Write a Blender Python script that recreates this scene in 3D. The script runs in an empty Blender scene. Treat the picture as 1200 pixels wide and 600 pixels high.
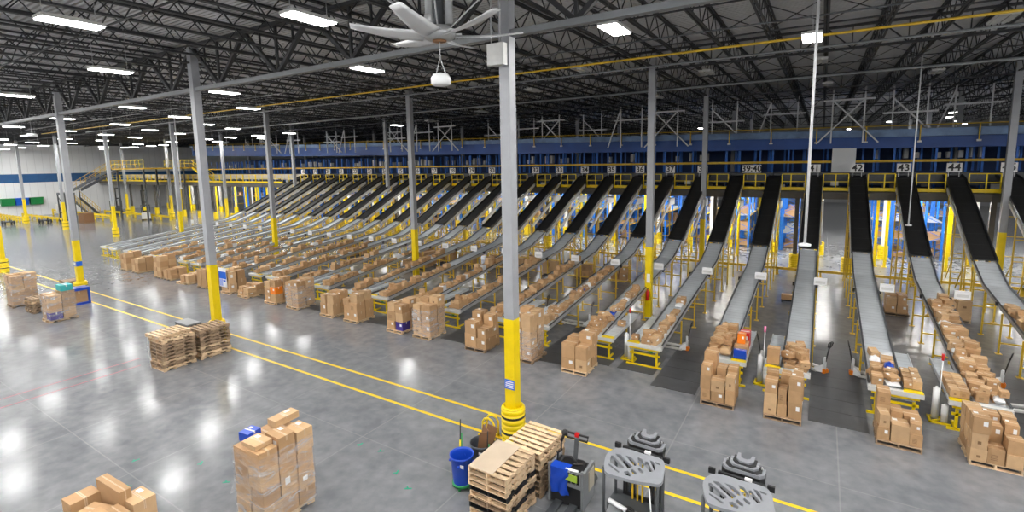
import bpy, math, random
from mathutils import Vector, Matrix
C = bpy.context.scene.collection
R = random.Random(7)
PI = math.pi

# ------------------------------------------------------------------ helpers
class MB:
    """collects boxes, bars and tubes; build() links them as one mesh object"""
    def __init__(s): s.v = []; s.f = []; s.m = []; s.sm = []
    def add(s, vs, fs, m=0, smooth=False):
        b = len(s.v); s.v += [tuple(v) for v in vs]
        for f in fs: s.f.append([i + b for i in f]); s.m.append(m); s.sm.append(smooth)
        return s
    def hexa(s, p, m=0):   # p: 8 corners, bottom ring then top ring
        return s.add(p, [(3,2,1,0),(4,5,6,7),(0,1,5,4),(1,2,6,5),(2,3,7,6),(3,0,4,7)], m)
    def box(s, x0, x1, y0, y1, z0, z1, m=0):
        return s.hexa([(x0,y0,z0),(x1,y0,z0),(x1,y1,z0),(x0,y1,z0),(x0,y0,z1),(x1,y0,z1),(x1,y1,z1),(x0,y1,z1)], m)
    def cbox(s, c, d, m=0):
        return s.box(c[0]-d[0]/2,c[0]+d[0]/2,c[1]-d[1]/2,c[1]+d[1]/2,c[2]-d[2]/2,c[2]+d[2]/2,m)
    def bar(s, a, b, w, h=None, m=0):
        h = h or w; a = Vector(a); b = Vector(b); d = (b-a).normalized()
        u = d.cross(Vector((0,0,1)))
        if u.length < 1e-3: u = Vector((1,0,0))
        u.normalize(); n = u.cross(d)
        u *= w/2; n *= h/2
        return s.hexa([a-u-n,a+u-n,b+u-n,b-u-n,a-u+n,a+u+n,b+u+n,b-u+n], m)
    def tube(s, pts, r, n=8, m=0, caps=True):
        pts = [Vector(p) for p in pts]; rs = r if isinstance(r,(list,tuple)) else [r]*len(pts)
        vs = []; prev = None
        for i,p in enumerate(pts):
            d = (pts[min(i+1,len(pts)-1)]-pts[max(i-1,0)]).normalized()
            u = prev - d*prev.dot(d) if prev else d.orthogonal()
            u.normalize(); prev = u.copy(); w = d.cross(u)
            for k in range(n):
                t = 2*PI*k/n; vs.append(p + (u*math.cos(t)+w*math.sin(t))*rs[i])
        fs = []
        for i in range(len(pts)-1):
            for k in range(n):
                k2=(k+1)%n; fs.append((i*n+k,i*n+k2,(i+1)*n+k2,(i+1)*n+k))
        s.add(vs, fs, m, True)
        if caps:
            b=len(s.v)-len(vs); s.f.append([b+k for k in range(n)][::-1]); s.m.append(m); s.sm.append(False)
            b+=(len(pts)-1)*n; s.f.append([b+k for k in range(n)]); s.m.append(m); s.sm.append(False)
        return s
    def lathe(s, prof, n=20, c=(0,0,0), m=0, closed=True):
        vs=[]; 
        for r,z in prof:
            for k in range(n):
                t=2*PI*k/n; vs.append((c[0]+r*math.cos(t),c[1]+r*math.sin(t),c[2]+z))
        fs=[]
        for i in range(len(prof)-1):
            for k in range(n):
                k2=(k+1)%n; fs.append((i*n+k,i*n+k2,(i+1)*n+k2,(i+1)*n+k))
        s.add(vs,fs,m,True)
        if closed:
            b=len(s.v)-len(vs); s.f.append([b+k for k in range(n)][::-1]); s.m.append(m); s.sm.append(False)
            b+=(len(prof)-1)*n; s.f.append([b+k for k in range(n)]); s.m.append(m); s.sm.append(False)
        return s
    def prism(s, poly, z0, z1, m=0):   # poly in xy, ccw
        n=len(poly)
        s.add([(x,y,z0) for x,y in poly]+[(x,y,z1) for x,y in poly],
              [tuple(range(n))[::-1], tuple(range(n,2*n))]+[(i,(i+1)%n,n+(i+1)%n,n+i) for i in range(n)], m)
        return s
    def side(s, poly, x0, x1, m=0):    # poly in yz, extruded along x
        n=len(poly)
        s.add([(x0,y,z) for y,z in poly]+[(x1,y,z) for y,z in poly],
              [tuple(range(n)), tuple(range(n,2*n))[::-1]]+[((i+1)%n,i,n+i,n+(i+1)%n) for i in range(n)], m)
        return s
    def mesh(s, name, mats):
        me = bpy.data.meshes.new(name); me.from_pydata(s.v, [], s.f)
        for mt in (mats if isinstance(mats,(list,tuple)) else [mats]): me.materials.append(mt)
        me.polygons.foreach_set('material_index', s.m); me.polygons.foreach_set('use_smooth', s.sm)
        me.update(); return me
    def build(s, name, mats, parent=None, loc=(0,0,0), rz=0):
        return link(name, s.mesh(name, mats), parent, loc, rz)

def link(name, me, parent=None, loc=(0,0,0), rz=0):
    o = bpy.data.objects.new(name, me); C.objects.link(o); o.location = loc; o.rotation_euler[2] = rz
    if parent: o.parent = parent
    return o
def tag(o, label=None, cat=None, group=None, kind=None):
    if label: o['label'] = label
    if cat: o['category'] = cat
    if group: o['group'] = group
    if kind: o['kind'] = kind
    return o
def thing(name, label, cat, loc=(0,0,0), rz=0, group=None):
    o = link(name, None, None, loc, rz); return tag(o, label, cat, group)
def dup(src, loc=None, rz=None, label=None, group=None, parent=None):
    c = src.copy(); C.objects.link(c)
    if parent: c.parent = parent
    if loc is not None: c.location = loc
    if rz is not None: c.rotation_euler[2] = rz
    if label: c['label'] = label
    if group: c['group'] = group
    for ch in list(KIDS.get(src.name, src.children)): dup(ch, parent=c)
    return c
KIDS = {}
def freeze(o):
    """remember the children of a finished prototype"""
    KIDS[o.name] = [c for c in bpy.data.objects if c.parent == o]
    for c in KIDS[o.name]: freeze(c)
    return o
ORD = ['','first','second','third','fourth','fifth','sixth','seventh','eighth','ninth','tenth','eleventh','twelfth','thirteenth','fourteenth','fifteenth','sixteenth','seventeenth','eighteenth','nineteenth','twentieth']
def nth(i):
    if i <= 20: return ORD[i]
    t = {2:'twenty',3:'thirty',4:'forty',5:'fifty',6:'sixty',7:'seventy'}[i//10]
    return t+'-'+ORD[i%10] if i%10 else (t[:-1]+'ieth')

UN=['zero','one','two','three','four','five','six','seven','eight','nine','ten','eleven','twelve','thirteen','fourteen','fifteen','sixteen','seventeen','eighteen','nineteen']
def NW(n):
    if n<20: return UN[n]
    return ['twenty','thirty','forty'][n//10-2]+('-'+UN[n%10] if n%10 else '')

# ------------------------------------------------------------------ materials
def nodes(m): m.use_nodes=True; return m.node_tree.nodes, m.node_tree.links, m.node_tree.nodes['Principled BSDF']
def mat(name, col, rough=.6, metal=0., var=0., noise=0., nscale=8., bump=0., spec=.5, rnd=0.):
    m = bpy.data.materials.new(name); N,L,b = nodes(m)
    b.inputs['Base Color'].default_value=(*col,1); b.inputs['Roughness'].default_value=rough
    b.inputs['Metallic'].default_value=metal; b.inputs['Specular IOR Level'].default_value=spec
    src=None
    if noise or rnd:
        tc=N.new('ShaderNodeTexCoord'); nz=N.new('ShaderNodeTexNoise'); nz.inputs['Scale'].default_value=nscale; nz.inputs['Detail'].default_value=4
        L.new(tc.outputs['Object'],nz.inputs['Vector'])
        mr=N.new('ShaderNodeMapRange'); mr.inputs[1].default_value=.3; mr.inputs[2].default_value=.7
        mr.inputs[3].default_value=1-noise; mr.inputs[4].default_value=1+noise
        L.new(nz.outputs['Fac'],mr.inputs[0]); val=mr.outputs[0]
        if rnd:
            oi=N.new('ShaderNodeObjectInfo'); r2=N.new('ShaderNodeMapRange'); r2.inputs[3].default_value=1-rnd; r2.inputs[4].default_value=1+rnd
            L.new(oi.outputs['Random'],r2.inputs[0]); mm=N.new('ShaderNodeMath'); mm.operation='MULTIPLY'
            L.new(val,mm.inputs[0]); L.new(r2.outputs[0],mm.inputs[1]); val=mm.outputs[0]
        hs=N.new('ShaderNodeHueSaturation'); hs.inputs['Color'].default_value=(*col,1); L.new(val,hs.inputs['Value'])
        L.new(hs.outputs[0],b.inputs['Base Color'])
        if bump:
            bp=N.new('ShaderNodeBump'); bp.inputs['Strength'].default_value=bump; bp.inputs['Distance'].default_value=.02
            L.new(nz.outputs['Fac'],bp.inputs['Height']); L.new(bp.outputs[0],b.inputs['Normal'])
    return m
def emit(name, col, s):
    m=bpy.data.materials.new(name); m.use_nodes=True; N=m.node_tree.nodes; L=m.node_tree.links; N.clear()
    e=N.new('ShaderNodeEmission'); e.inputs[0].default_value=(*col,1); e.inputs[1].default_value=s
    o=N.new('ShaderNodeOutputMaterial'); L.new(e.outputs[0],o.inputs[0]); return m
def stripes(m, axis, period, width, factor, col2):
    """thin cross lines of another colour on the material, every period metres along an axis of world space"""
    N,L,b=nodes(m); g=N.new('ShaderNodeNewGeometry'); s=N.new('ShaderNodeSeparateXYZ'); L.new(g.outputs['Position'],s.inputs[0])
    d=N.new('ShaderNodeMath'); d.operation='DIVIDE'; d.inputs[1].default_value=period; L.new(s.outputs[axis],d.inputs[0])
    f=N.new('ShaderNodeMath'); f.operation='FRACT'; L.new(d.outputs[0],f.inputs[0])
    c=N.new('ShaderNodeMath'); c.operation='LESS_THAN'; c.inputs[1].default_value=width/period; L.new(f.outputs[0],c.inputs[0])
    x=N.new('ShaderNodeMix'); x.data_type='RGBA'; sc=N.new('ShaderNodeMath'); sc.operation='MULTIPLY'; sc.inputs[1].default_value=factor
    L.new(c.outputs[0],sc.inputs[0]); L.new(sc.outputs[0],x.inputs[0])
    src=b.inputs['Base Color']
    if src.is_linked: L.new(src.links[0].from_socket,x.inputs[6])
    else: x.inputs[6].default_value=src.default_value
    x.inputs[7].default_value=(*col2,1); L.new(x.outputs[2],src)
    return c.outputs[0]

M = {}
M['steel_grey']=mat('grey_column_paint',(.33,.34,.36),.45,noise=.05,nscale=3)
M['yellow']=mat('safety_yellow_paint',(.82,.60,.0),.4,noise=.05,nscale=4)
M['yellow_dull']=mat('worn_yellow_paint',(.66,.43,.02),.5,noise=.12,nscale=5)
M['yplastic']=mat('yellow_guard_plastic',(.85,.62,.0),.35)
M['black']=mat('black_plastic',(.012,.012,.013),.45)
M['belt']=mat('black_rubber_belt',(.012,.012,.012),.6,noise=.2,nscale=3)
stripes(M['belt'],1,.92,.03,.6,(.06,.06,.06))
M['slide']=mat('grey_steel_slide',(.74,.78,.81),.32,.35,noise=.10,nscale=1.2)
stripes(M['slide'],1,.30,.03,.4,(.3,.32,.34))
M['galv']=mat('galvanised_steel',(.50,.51,.52),.4,.5,noise=.1,nscale=5)
M['lgrey']=mat('light_grey_paint',(.62,.62,.60),.5,noise=.05)
M['beige']=mat('beige_conveyor_panel',(.50,.45,.36),.5)
M['white']=mat('white_plastic',(.78,.79,.80),.45)
M['paper']=mat('white_paper',(.80,.80,.80),.7)
M['dark']=mat('dark_roof_steel',(.022,.023,.026),.55,noise=.15,nscale=3)
M['dkbrown']=mat('dark_brown_steel',(.07,.062,.05),.5,noise=.1,nscale=3)
M['charcoal']=mat('charcoal_paint',(.055,.06,.065),.4,noise=.1,nscale=6)
M['guardgrey']=mat('guard_grey_paint',(.24,.25,.27),.4,noise=.05,nscale=6)
M['midgrey']=mat('mid_grey_paint',(.20,.21,.22),.4,noise=.05,nscale=6)
M['blue']=mat('blue_rack_paint',(.004,.13,.56),.45,noise=.1,nscale=3)
M['dkblue']=mat('deep_blue_fascia',(.003,.06,.28),.45,noise=.2,nscale=.7)
M['bluep']=mat('blue_plastic',(.008,.06,.45),.35)
M['blue2']=mat('bright_blue_print',(.01,.12,.62),.5)
M['green']=mat('green_plastic',(.01,.22,.06),.45)
M['greyp']=mat('dark_grey_plastic',(.06,.07,.085),.45)
M['orange']=mat('orange_plastic',(.85,.22,.01),.4)
M['red']=mat('red_paint',(.55,.01,.01),.35)
M['teal']=mat('teal_print',(.05,.42,.42),.5)
M['purple']=mat('dark_purple_print',(.05,.03,.22),.5)
M['pink']=mat('pink_label',(.8,.2,.4),.6)
M['card']=mat('brown_cardboard',(.44,.265,.13),.75,noise=.07,nscale=2.2,rnd=.16)
M['card2']=mat('pale_cardboard',(.53,.345,.185),.75,noise=.07,nscale=2,rnd=.12)
M['tape']=mat('packing_tape',(.60,.43,.27),.3,noise=.05)
M['seam']=mat('carton_seam',(.24,.14,.07),.8)
M['wood']=mat('pallet_wood',(.62,.45,.28),.75,noise=.22,nscale=6,rnd=.22)
M['wood2']=mat('weathered_pallet_wood',(.29,.20,.125),.8,noise=.3,nscale=6,rnd=.3)
M['hard']=mat('brown_fibreboard',(.52,.42,.31),.6,noise=.06,nscale=2)
M['mat']=mat('dark_rubber_mat',(.06,.062,.066),.5,noise=.15,nscale=2)
M['kraft']=mat('brown_kraft_paper',(.22,.11,.05),.8)
M['lamp']=emit('led_panel',(1.,.985,.96),150.)
M['lampw']=emit('led_strip_below_deck',(1.,.97,.92),300.)
M['lampoff']=mat('unlit_lamp_diffuser',(.5,.5,.48),.5)
# stretch film: mostly clear with milky streaks
def film():
    m=bpy.data.materials.new('stretch_film'); m.use_nodes=True; N=m.node_tree.nodes; L=m.node_tree.links; b=N['Principled BSDF']
    b.inputs['Base Color'].default_value=(.75,.76,.78,1); b.inputs['Roughness'].default_value=.25
    tc=N.new('ShaderNodeTexCoord'); mp=N.new('ShaderNodeMapping'); mp.inputs['Scale'].default_value=(1,1,3.5)
    nz=N.new('ShaderNodeTexNoise'); nz.inputs['Scale'].default_value=1.6; nz.inputs['Detail'].default_value=5; nz.inputs['Distortion'].default_value=1.2
    L.new(tc.outputs['Object'],mp.inputs[0]); L.new(mp.outputs[0],nz.inputs[0])
    mr=N.new('ShaderNodeMapRange'); mr.inputs[1].default_value=.45; mr.inputs[2].default_value=.75; mr.inputs[3].default_value=.08; mr.inputs[4].default_value=.62
    L.new(nz.outputs[0],mr.inputs[0]); L.new(mr.outputs[0],b.inputs['Alpha'])
    bp=N.new('ShaderNodeBump'); bp.inputs['Strength'].default_value=.6; L.new(nz.outputs[0],bp.inputs['Height']); L.new(bp.outputs[0],b.inputs['Normal'])
    return m
M['film']=film()

# grid of the building (metres): column rows along x, spans
X0,DX,Y0,DY = -7.20,15.895,11.41,13.143
XW = -118.5
DECKZ = 13.35

# ------------------------------------------------------------------ the shell
def floor_mat():
    m=bpy.data.materials.new('polished_concrete'); N,L,b=nodes(m)
    g=N.new('ShaderNodeNewGeometry'); pos=g.outputs['Position']
    n1=N.new('ShaderNodeTexNoise'); n1.inputs['Scale'].default_value=.55; n1.inputs['Detail'].default_value=7; n1.inputs['Roughness'].default_value=.6
    n2=N.new('ShaderNodeTexNoise'); n2.inputs['Scale'].default_value=2.6; n2.inputs['Detail'].default_value=6; n2.inputs['Distortion'].default_value=.0
    L.new(pos,n1.inputs[0]); L.new(pos,n2.inputs[0])
    a=N.new('ShaderNodeMath'); a.operation='ADD'; L.new(n1.outputs[0],a.inputs[0]); L.new(n2.outputs[0],a.inputs[1])
    cr=N.new('ShaderNodeValToRGB'); cr.color_ramp.elements[0].position=.38; cr.color_ramp.elements[0].color=(.160,.168,.180,1)
    cr.color_ramp.elements[1].position=.66; cr.color_ramp.elements[1].color=(.25,.255,.265,1)
    h=N.new('ShaderNodeMath'); h.operation='MULTIPLY'; h.inputs[1].default_value=.5; L.new(a.outputs[0],h.inputs[0]); L.new(h.outputs[0],cr.inputs[0])
    s=N.new('ShaderNodeSeparateXYZ'); L.new(pos,s.inputs[0])
    def line(out,period,off,w):
        p=N.new('ShaderNodeMath'); p.operation='ADD'; p.inputs[1].default_value=-off+w/2+period*40; L.new(out,p.inputs[0])
        d=N.new('ShaderNodeMath'); d.operation='MODULO'; d.inputs[1].default_value=period; L.new(p.outputs[0],d.inputs[0])
        c=N.new('ShaderNodeMath'); c.operation='LESS_THAN'; c.inputs[1].default_value=w; L.new(d.outputs[0],c.inputs[0]); return c.outputs[0]
    lx=line(s.outputs[0],DX/4,X0,.035); ly=line(s.outputs[1],DY/3,Y0-2.1,.03)
    mx=N.new('ShaderNodeMath'); mx.operation='MAXIMUM'; L.new(lx,mx.inputs[0]); L.new(ly,mx.inputs[1])
    ms=N.new('ShaderNodeMath'); ms.operation='MULTIPLY'; ms.inputs[1].default_value=.30; L.new(mx.outputs[0],ms.inputs[0])
    x=N.new('ShaderNodeMix'); x.data_type='RGBA'; L.new(ms.outputs[0],x.inputs[0]); L.new(cr.outputs[0],x.inputs[6]); x.inputs[7].default_value=(.36,.36,.35,1)
    L.new(x.outputs[2],b.inputs['Base Color'])
    rr=N.new('ShaderNodeMapRange'); rr.inputs[1].default_value=.35; rr.inputs[2].default_value=.65; rr.inputs[3].default_value=.13; rr.inputs[4].default_value=.17
    L.new(n2.outputs[0],rr.inputs[0]); L.new(rr.outputs[0],b.inputs['Roughness'])
    b.inputs['Specular IOR Level'].default_value=.42
    return m
XE,YB,YF = 44.,104.,-16.
def struct(name, mb, m, loc=(0,0,0)): return tag(mb.build(name,m,None,loc),kind='structure')
struct('floor', MB().box(XW,XE,YF,YB,-.3,0), floor_mat())
mw=mat('white_wall_panel',(.84,.85,.86),.5,noise=.03,nscale=.5); stripes(mw,1,1.05,.04,.5,(.4,.41,.42))
mbk=mat('grey_wall_panel',(.30,.31,.32),.6); stripes(mbk,0,1.05,.04,.5,(.2,.2,.2))
w=struct('wall_left', MB().box(XW-.3,XW,YF,YB,0,DECKZ), mw)
struct('trim_1', MB().box(XW,XW+.03,YF,YB,5.85,7.35), mat('blue_wall_band',(.02,.10,.26),.6,noise=.1,nscale=1))
struct('wall_back', MB().box(XW,XE,YB,YB+.3,0,DECKZ), mbk)
struct('wall_front', MB().box(XW,XE,YF-.3,YF,0,DECKZ), mw)
struct('wall_right', MB().box(XE,XE+.3,YF,YB,0,DECKZ), mbk)
def roof_mat():
    m=mat('corrugated_roof_deck',(.62,.625,.64),.55,noise=.06,nscale=.3); N,L,b=nodes(m)
    g=N.new('ShaderNodeNewGeometry'); s=N.new('ShaderNodeSeparateXYZ'); L.new(g.outputs['Position'],s.inputs[0])
    k=N.new('ShaderNodeMath'); k.operation='MULTIPLY'; k.inputs[1].default_value=2*PI/.2; L.new(s.outputs[1],k.inputs[0])
    q=N.new('ShaderNodeMath'); q.operation='SINE'; L.new(k.outputs[0],q.inputs[0])
    bp=N.new('ShaderNodeBump'); bp.inputs['Distance'].default_value=.04; bp.inputs['Strength'].default_value=.9; L.new(q.outputs[0],bp.inputs['Height']); L.new(bp.outputs[0],b.inputs['Normal'])
    return m
struct('ceiling', MB().box(XW,XE,YF,YB,DECKZ,DECKZ+.2), roof_mat())

# frustum test so that nothing far outside the view is built
CAM=(0.,0.,8.); F=581.02/1200
YAW,PITCH,ROLL=.5587,.1244,-.0168
def cam_axes():
    f=Vector((-math.sin(YAW)*math.cos(PITCH),math.cos(YAW)*math.cos(PITCH),-math.sin(PITCH)))
    r=Vector((math.cos(YAW),math.sin(YAW),0)); u=r.cross(f)
    return math.cos(ROLL)*r+math.sin(ROLL)*u, -math.sin(ROLL)*r+math.cos(ROLL)*u, f
AX=cam_axes()
def seen(p, pad=.15):
    d=Vector(p)-Vector(CAM); z=d.dot(AX[2])
    if z<.3: return False
    x=F*d.dot(AX[0])/z; y=F*d.dot(AX[1])/z-.0311
    return abs(x)<.5+pad and abs(y)<.25+pad
def seen_seg(a,b,pad=.1,n=9):
    a=Vector(a); b=Vector(b); return any(seen(a+(b-a)*i/(n-1),pad) for i in range(n))

# roof joists along y, girders along x over the column rows
def truss(L, z0, z1, n, chord, web, axis='y', post=False):
    b=MB()
    P=(lambda t,z,o=0:(o,t,z)) if axis=='y' else (lambda t,z,o=0:(t,o,z))
    for z in (z0,z1):
        for o in (-chord*.75,chord*.75): b.bar(P(0,z,o),P(L,z,o),chord*.9,chord)
    st=L/n
    for i in range(n):
        a=i*st; b.bar(P(a,z1),P(a+st/2,z0),web); b.bar(P(a+st/2,z0),P(a+st,z1),web)
        if post: b.bar(P(a+st/2,z0),P(a+st/2,z1),web*.7)
    return b
jm=truss(DY,12.42,13.28,9,.065,.032).mesh('roof_joist',M['dark'])
gm_h=MB()
st=DX/4
for o in (-.07,.07):
    gm_h.bar((0,o,13.1),(DX,o,13.1),.11,.13)
for i in range(4):
    a=i*st; gm_h.bar((a,0,13.1),(a+st/2,0,11.35),.13); gm_h.bar((a+st/2,0,11.35),(a+st,0,13.1),.13)
    gm_h.bar((a+st/2,0,11.35),(a+st/2,0,13.1),.09); gm_h.bar((a+st/4,0,12.2),(a+st/4,0,13.1),.06); gm_h.bar((a+3*st/4,0,12.2),(a+3*st/4,0,13.1),.06)
gm_h=gm_h.mesh('joist_girder',M['dark'])
gc=MB().box(0,DX,-.1,.1,11.24,11.40).mesh('girder_bottom_chord',M['midgrey'])
gl=truss(DX,12.28,13.15,9,.08,.05,'x',True).mesh('light_joist_girder',M['dark'])
kx=[k for k in range(-7,3)]
for j in range(-1,7):
    y=Y0+DY*(j-0)
    for k in kx:
        x=X0+DX*k
        if x>XE-DX or x<XW-2: continue
        if j<6 and seen_seg((x,y,12),(x+DX,y,12)):
            if j==0:
                o=link('joist_girder',gm_h,None,(x,y,0)); link('bottom_chord',gc,o)
            else: o=link('joist_girder',gl,None,(x,y,0))
            tag(o,kind='structure')
    for i in range(0,90):
        x=X0+DX*2-i*DX/9
        if x<XW+.5: break
        y1=y-DY+.0
        if j>=0 and y<YB and seen_seg((x,y1,12.5),(x,y,12.5),.03):
            tag(link('roof_joist',jm,None,(x,y1,0)),kind='structure')
# cross bridging between joists and long pipes under the roof
for y in [2.6,7,15.8,20.1,28.9,33.3,42,46.5]:
    b=MB(); s=DX/9; x=XW+1
    x=X0+DX*2-62*s
    while x<X0+DX*2:
        if seen((x,y,12.8),.1):
            b.bar((x,y,12.44),(x+s,y,13.26),.03); b.bar((x,y,13.26),(x+s,y,12.44),.03); b.bar((x,y,12.4),(x+s,y,12.4),.045,.05)
        x+=s
    if b.v: struct('joist_bridging',b,M['dark'])
t=tag(MB().tube([(-75,20.2,12.05),(28,20.2,12.05)],.045,8).build('gas_pipe',M['yellow_dull']),'long yellow gas pipe running across under the roof joists','pipe')
for y,z,x0,x1,r,mm,lb in ((17.6,12.1,-70,26,.03,'charcoal','dark sprinkler pipe under the roof nearest before the yellow gas pipe'),(22.6,12.1,-70,28,.05,'midgrey','grey sprinkler pipe under the roof just behind the yellow gas pipe'),(30.5,12.1,-70,30,.06,'midgrey','grey sprinkler pipe under the dark roof over the slides')):
    tag(MB().tube([(x0,y,z),(x1,y,z)],r,8).build('sprinkler_pipe',M[mm]),lb,'pipe','sprinkler pipes under the roof')
b=MB()
for q in range(3): b.tube([(-30,3.05+q*.09,12.1),(-14,3.05+q*.09,12.0+.05*q),(-9.5,3.1+q*.09,12.25)],.035,6)
tag(b.build('cable_bundle',M['yellow']),'bundle of yellow cables under the roof in the top left corner','cable')

# ------------------------------------------------------------------ columns
def column_meshes():
    g=MB(); w=.155
    g.box(-w,w,-w,w,3.66,13.0); g.box(-.2,.2,-.2,.2,12.95,13.05)
    y=MB().box(-w-.003,w+.003,-w-.003,w+.003,.03,3.66)
    bp=MB().box(-.24,.24,-.24,.24,0,.03)
    for a in (-.2,.2):
        for c in (-.2,.2): bp.lathe([(.02,.03),(.02,.06)],6,(a,c,0))
    d=MB(); prof=[(.235,0),(.34,.0)]
    z=0
    for i in range(7):
        prof+= [(.345,z+.02),(.345,z+.115),(.322,z+.128),(.322,z+.14)]; z+=.15
    prof+=[(.33,1.05),(.30,1.08),(.235,1.08),(.235,0)]
    d.lathe(prof,24,closed=False)
    s=MB()
    for zz in (.80,.34): s.lathe([(.342,zz-.035),(.350,zz-.03),(.350,zz+.03),(.342,zz+.035)],24,closed=False)
    return g.mesh('shaft',M['steel_grey']),y.mesh('yellow_paint_band',M['yellow']),bp.mesh('base_plate',M['steel_grey']),d.mesh('column_guard',M['yplastic']),s.mesh('strap',M['black'])
CM=column_meshes()
rown=['front row','second row','row of columns before the mezzanine','row behind the blue fascia','deep back row','deepest back row']
def column(j,k,guard,label):
    t=thing('steel_column',label,'column',(X0+DX*k,Y0+DY*j,0),0,'steel columns in the '+rown[j])
    link('shaft',CM[0],t); link('paint_band',CM[1],t); link('base_plate',CM[2],t)
    if guard: g=link('column_guard',CM[3],t); link('strap',CM[4],g)
    return t
c00=column(0,0,True,'grey steel column with yellow foot and plastic guard standing nearest beside the bins')
column(0,-1,True,'grey and yellow steel column behind the two wooden pallet stacks on the left')
c02=column(0,-2,True,'grey and yellow steel column beside the blue crate and the film-wrapped loads')
column(0,-3,True,'yellow-footed steel column cut by the left edge of the photo')
column(1,0,False,'steel column among the slides with a fire extinguisher on its yellow foot')
column(1,-1,False,'thin steel column standing between the parcel slides left of the nearest column')
column(1,-2,False,'steel column with yellow foot standing among the far parcel slides')
column(1,-3,False,'steel column at the ends of the empty slides farthest left')
column(1,-4,True,'far column with yellow guard standing just left of the slide ends')
column(1,-5,True,'far column with yellow guard seen close right of the leftmost tall front column')
column(1,-6,True,'farthest left column with yellow guard before the white wall and bins')
for k,d in ((1,'rightmost'),(0,'second from the right'),(-1,'third from the right'),(-2,'fourth from the right'),(-3,'fifth from the right'),(-4,'sixth from the right'),(-5,'seventh from the right'),(-6,'eighth from the right')):
    column(2,k,k<-3,'grey column close before the mezzanine edge, '+d+' of its row')
for j in (3,4,5):
    for k in range(-6,3):
        p=(X0+DX*k,Y0+DY*j,11)
        if seen(p,0.02): column(j,k,False,'dim grey column in the %s, %s from the right'%(rown[j],nth(3-k)))
# marks on the columns
b=MB().box(-.16,.16,-.172,-.16,1.62,1.9,0); b.box(-.172,-.16,-.14,.14,1.62,1.9,0)
for q in range(4): b.box(-.13,.13,-.1735,-.1715,1.66+.055*q,1.69+.055*q,1)
b.build('safety_label',[M['blue2'],M['paper']],c00)
b=MB().box(-.17,.17,-.175,-.165,2.05,2.35,0); b.box(.16,.175,-.15,.15,2.05,2.35,0); b.box(-.14,-.03,-.178,-.174,2.1,2.3,1); b.box(.0,.13,-.178,-.174,2.1,2.3,1)
b.build('safety_label',[M['blue2'],M['paper']],c02)
t=thing('junction_box','white electrical box with conduits high on the nearest grey column','electrical box',(X0,Y0-.18,10.6))
MB().box(-.38,.12,-.2,.0,-.1,.45).build('enclosure',M['lgrey'],t)
for dx in (-.3,-.02): MB().tube([(dx,-.1,.45),(dx,-.1,2.4)],.02,6).build('conduit',M['galv'],t)
t=thing('fire_extinguisher','red fire extinguisher hanging on the yellow foot of the column among slides','fire extinguisher',(X0+.02,Y0+DY-.27,.95))
MB().lathe([(.0,0),(.075,.01),(.08,.05),(.08,.42),(.06,.48),(.025,.52),(.025,.56)],14).build('cylinder',M['red'],t)
b=MB().bar((0,0,.56),(0,.1,.6),.03); b.bar((0,0,.56),(.0,-.1,.62),.025); b.build('valve',M['black'],t)
MB().tube([(.02,0,.55),(.12,-.02,.45),(.11,-.02,.2)],.012,6).build('hose',M['black'],t)
MB().box(-.08,.08,.08,.11,.9,1.35).build('sign_plate',[M['paper']],t)

# ------------------------------------------------------------------ lights
hs=MB(); hs.box(-.26,.26,-.61,.61,.03,.10); hs.box(-.12,.12,-.4,.4,.10,.16)
HS=hs.mesh('housing',M['lgrey'])
df=MB(); df.box(-.24,-.03,-.58,.58,0,.03); df.box(.03,.24,-.58,.58,0,.03)
DF=df.mesh('diffuser',M['lamp']); DO=df.mesh('diffuser_off',M['lampoff'])
wr=MB()
for y in (-.5,.5): wr.bar((0,y,.1),(0,y,1.9),.012)
WR=wr.mesh('hanging_wire',M['galv'])
H=11.42
lit={4.9:[-15.3],7.9:[-.9,-10.5,-21.6,-32.0,-42.],13.1:[-4.87,-14.3,-23.9,-33.5,-44.2,-54.7],17.4:[-.45,-29.3,-37.6,-47.,-58.,-68.4,-77.5,-87.5,-98,-109],
     21.6:[-42.6,-52.3,-61.8,-73.,-83.9,-92.5,-103,-112],25.6:[-45.8,-55.9,-65.7,-74.6,-84.7,-95,-105,-113],33.:[-32.6,-48.4,-54.2,-59.7,-65.,-74,-84,-96],36.8:[-59.4,-70,-85.2,-89.2,-95.4,-98.5,-107]}  # some lamps at the row ends near the white wall are added to brighten it
for n,(y,xs) in enumerate(lit.items()):
    for i,x in enumerate(xs):
        t=thing('high_bay_light','lit white strip light, %s from the right in the %s row of roof lights'%(nth(i+1),nth(n+1)),'light',(x,y,H),0,'lit strip lights under the roof')
        link('housing',HS,t); link('diffuser',DF,t); link('hanging_wire',WR,t)
# added fill lamps, unseen behind and beside the camera, to brighten the hall
n=0
for y in (-12.,-7.6,-3.2,1.,4.9,9.2,13.1,17.4,21.6,26.):
    for k in range(17):
        x=38-9.6*k-(4.8 if int(y*10)%2 else 0)
        if seen((x,y,H),.012) or x<XW+3: continue
        n+=1
        t=thing('high_bay_light','added fill strip light outside the view, %s from the right in row %s'%(nth(k+1),nth(int(y+14))),'light',(x,y,H),0,'lit strip lights under the roof')
        link('housing',HS,t); link('diffuser',DF,t)
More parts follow.
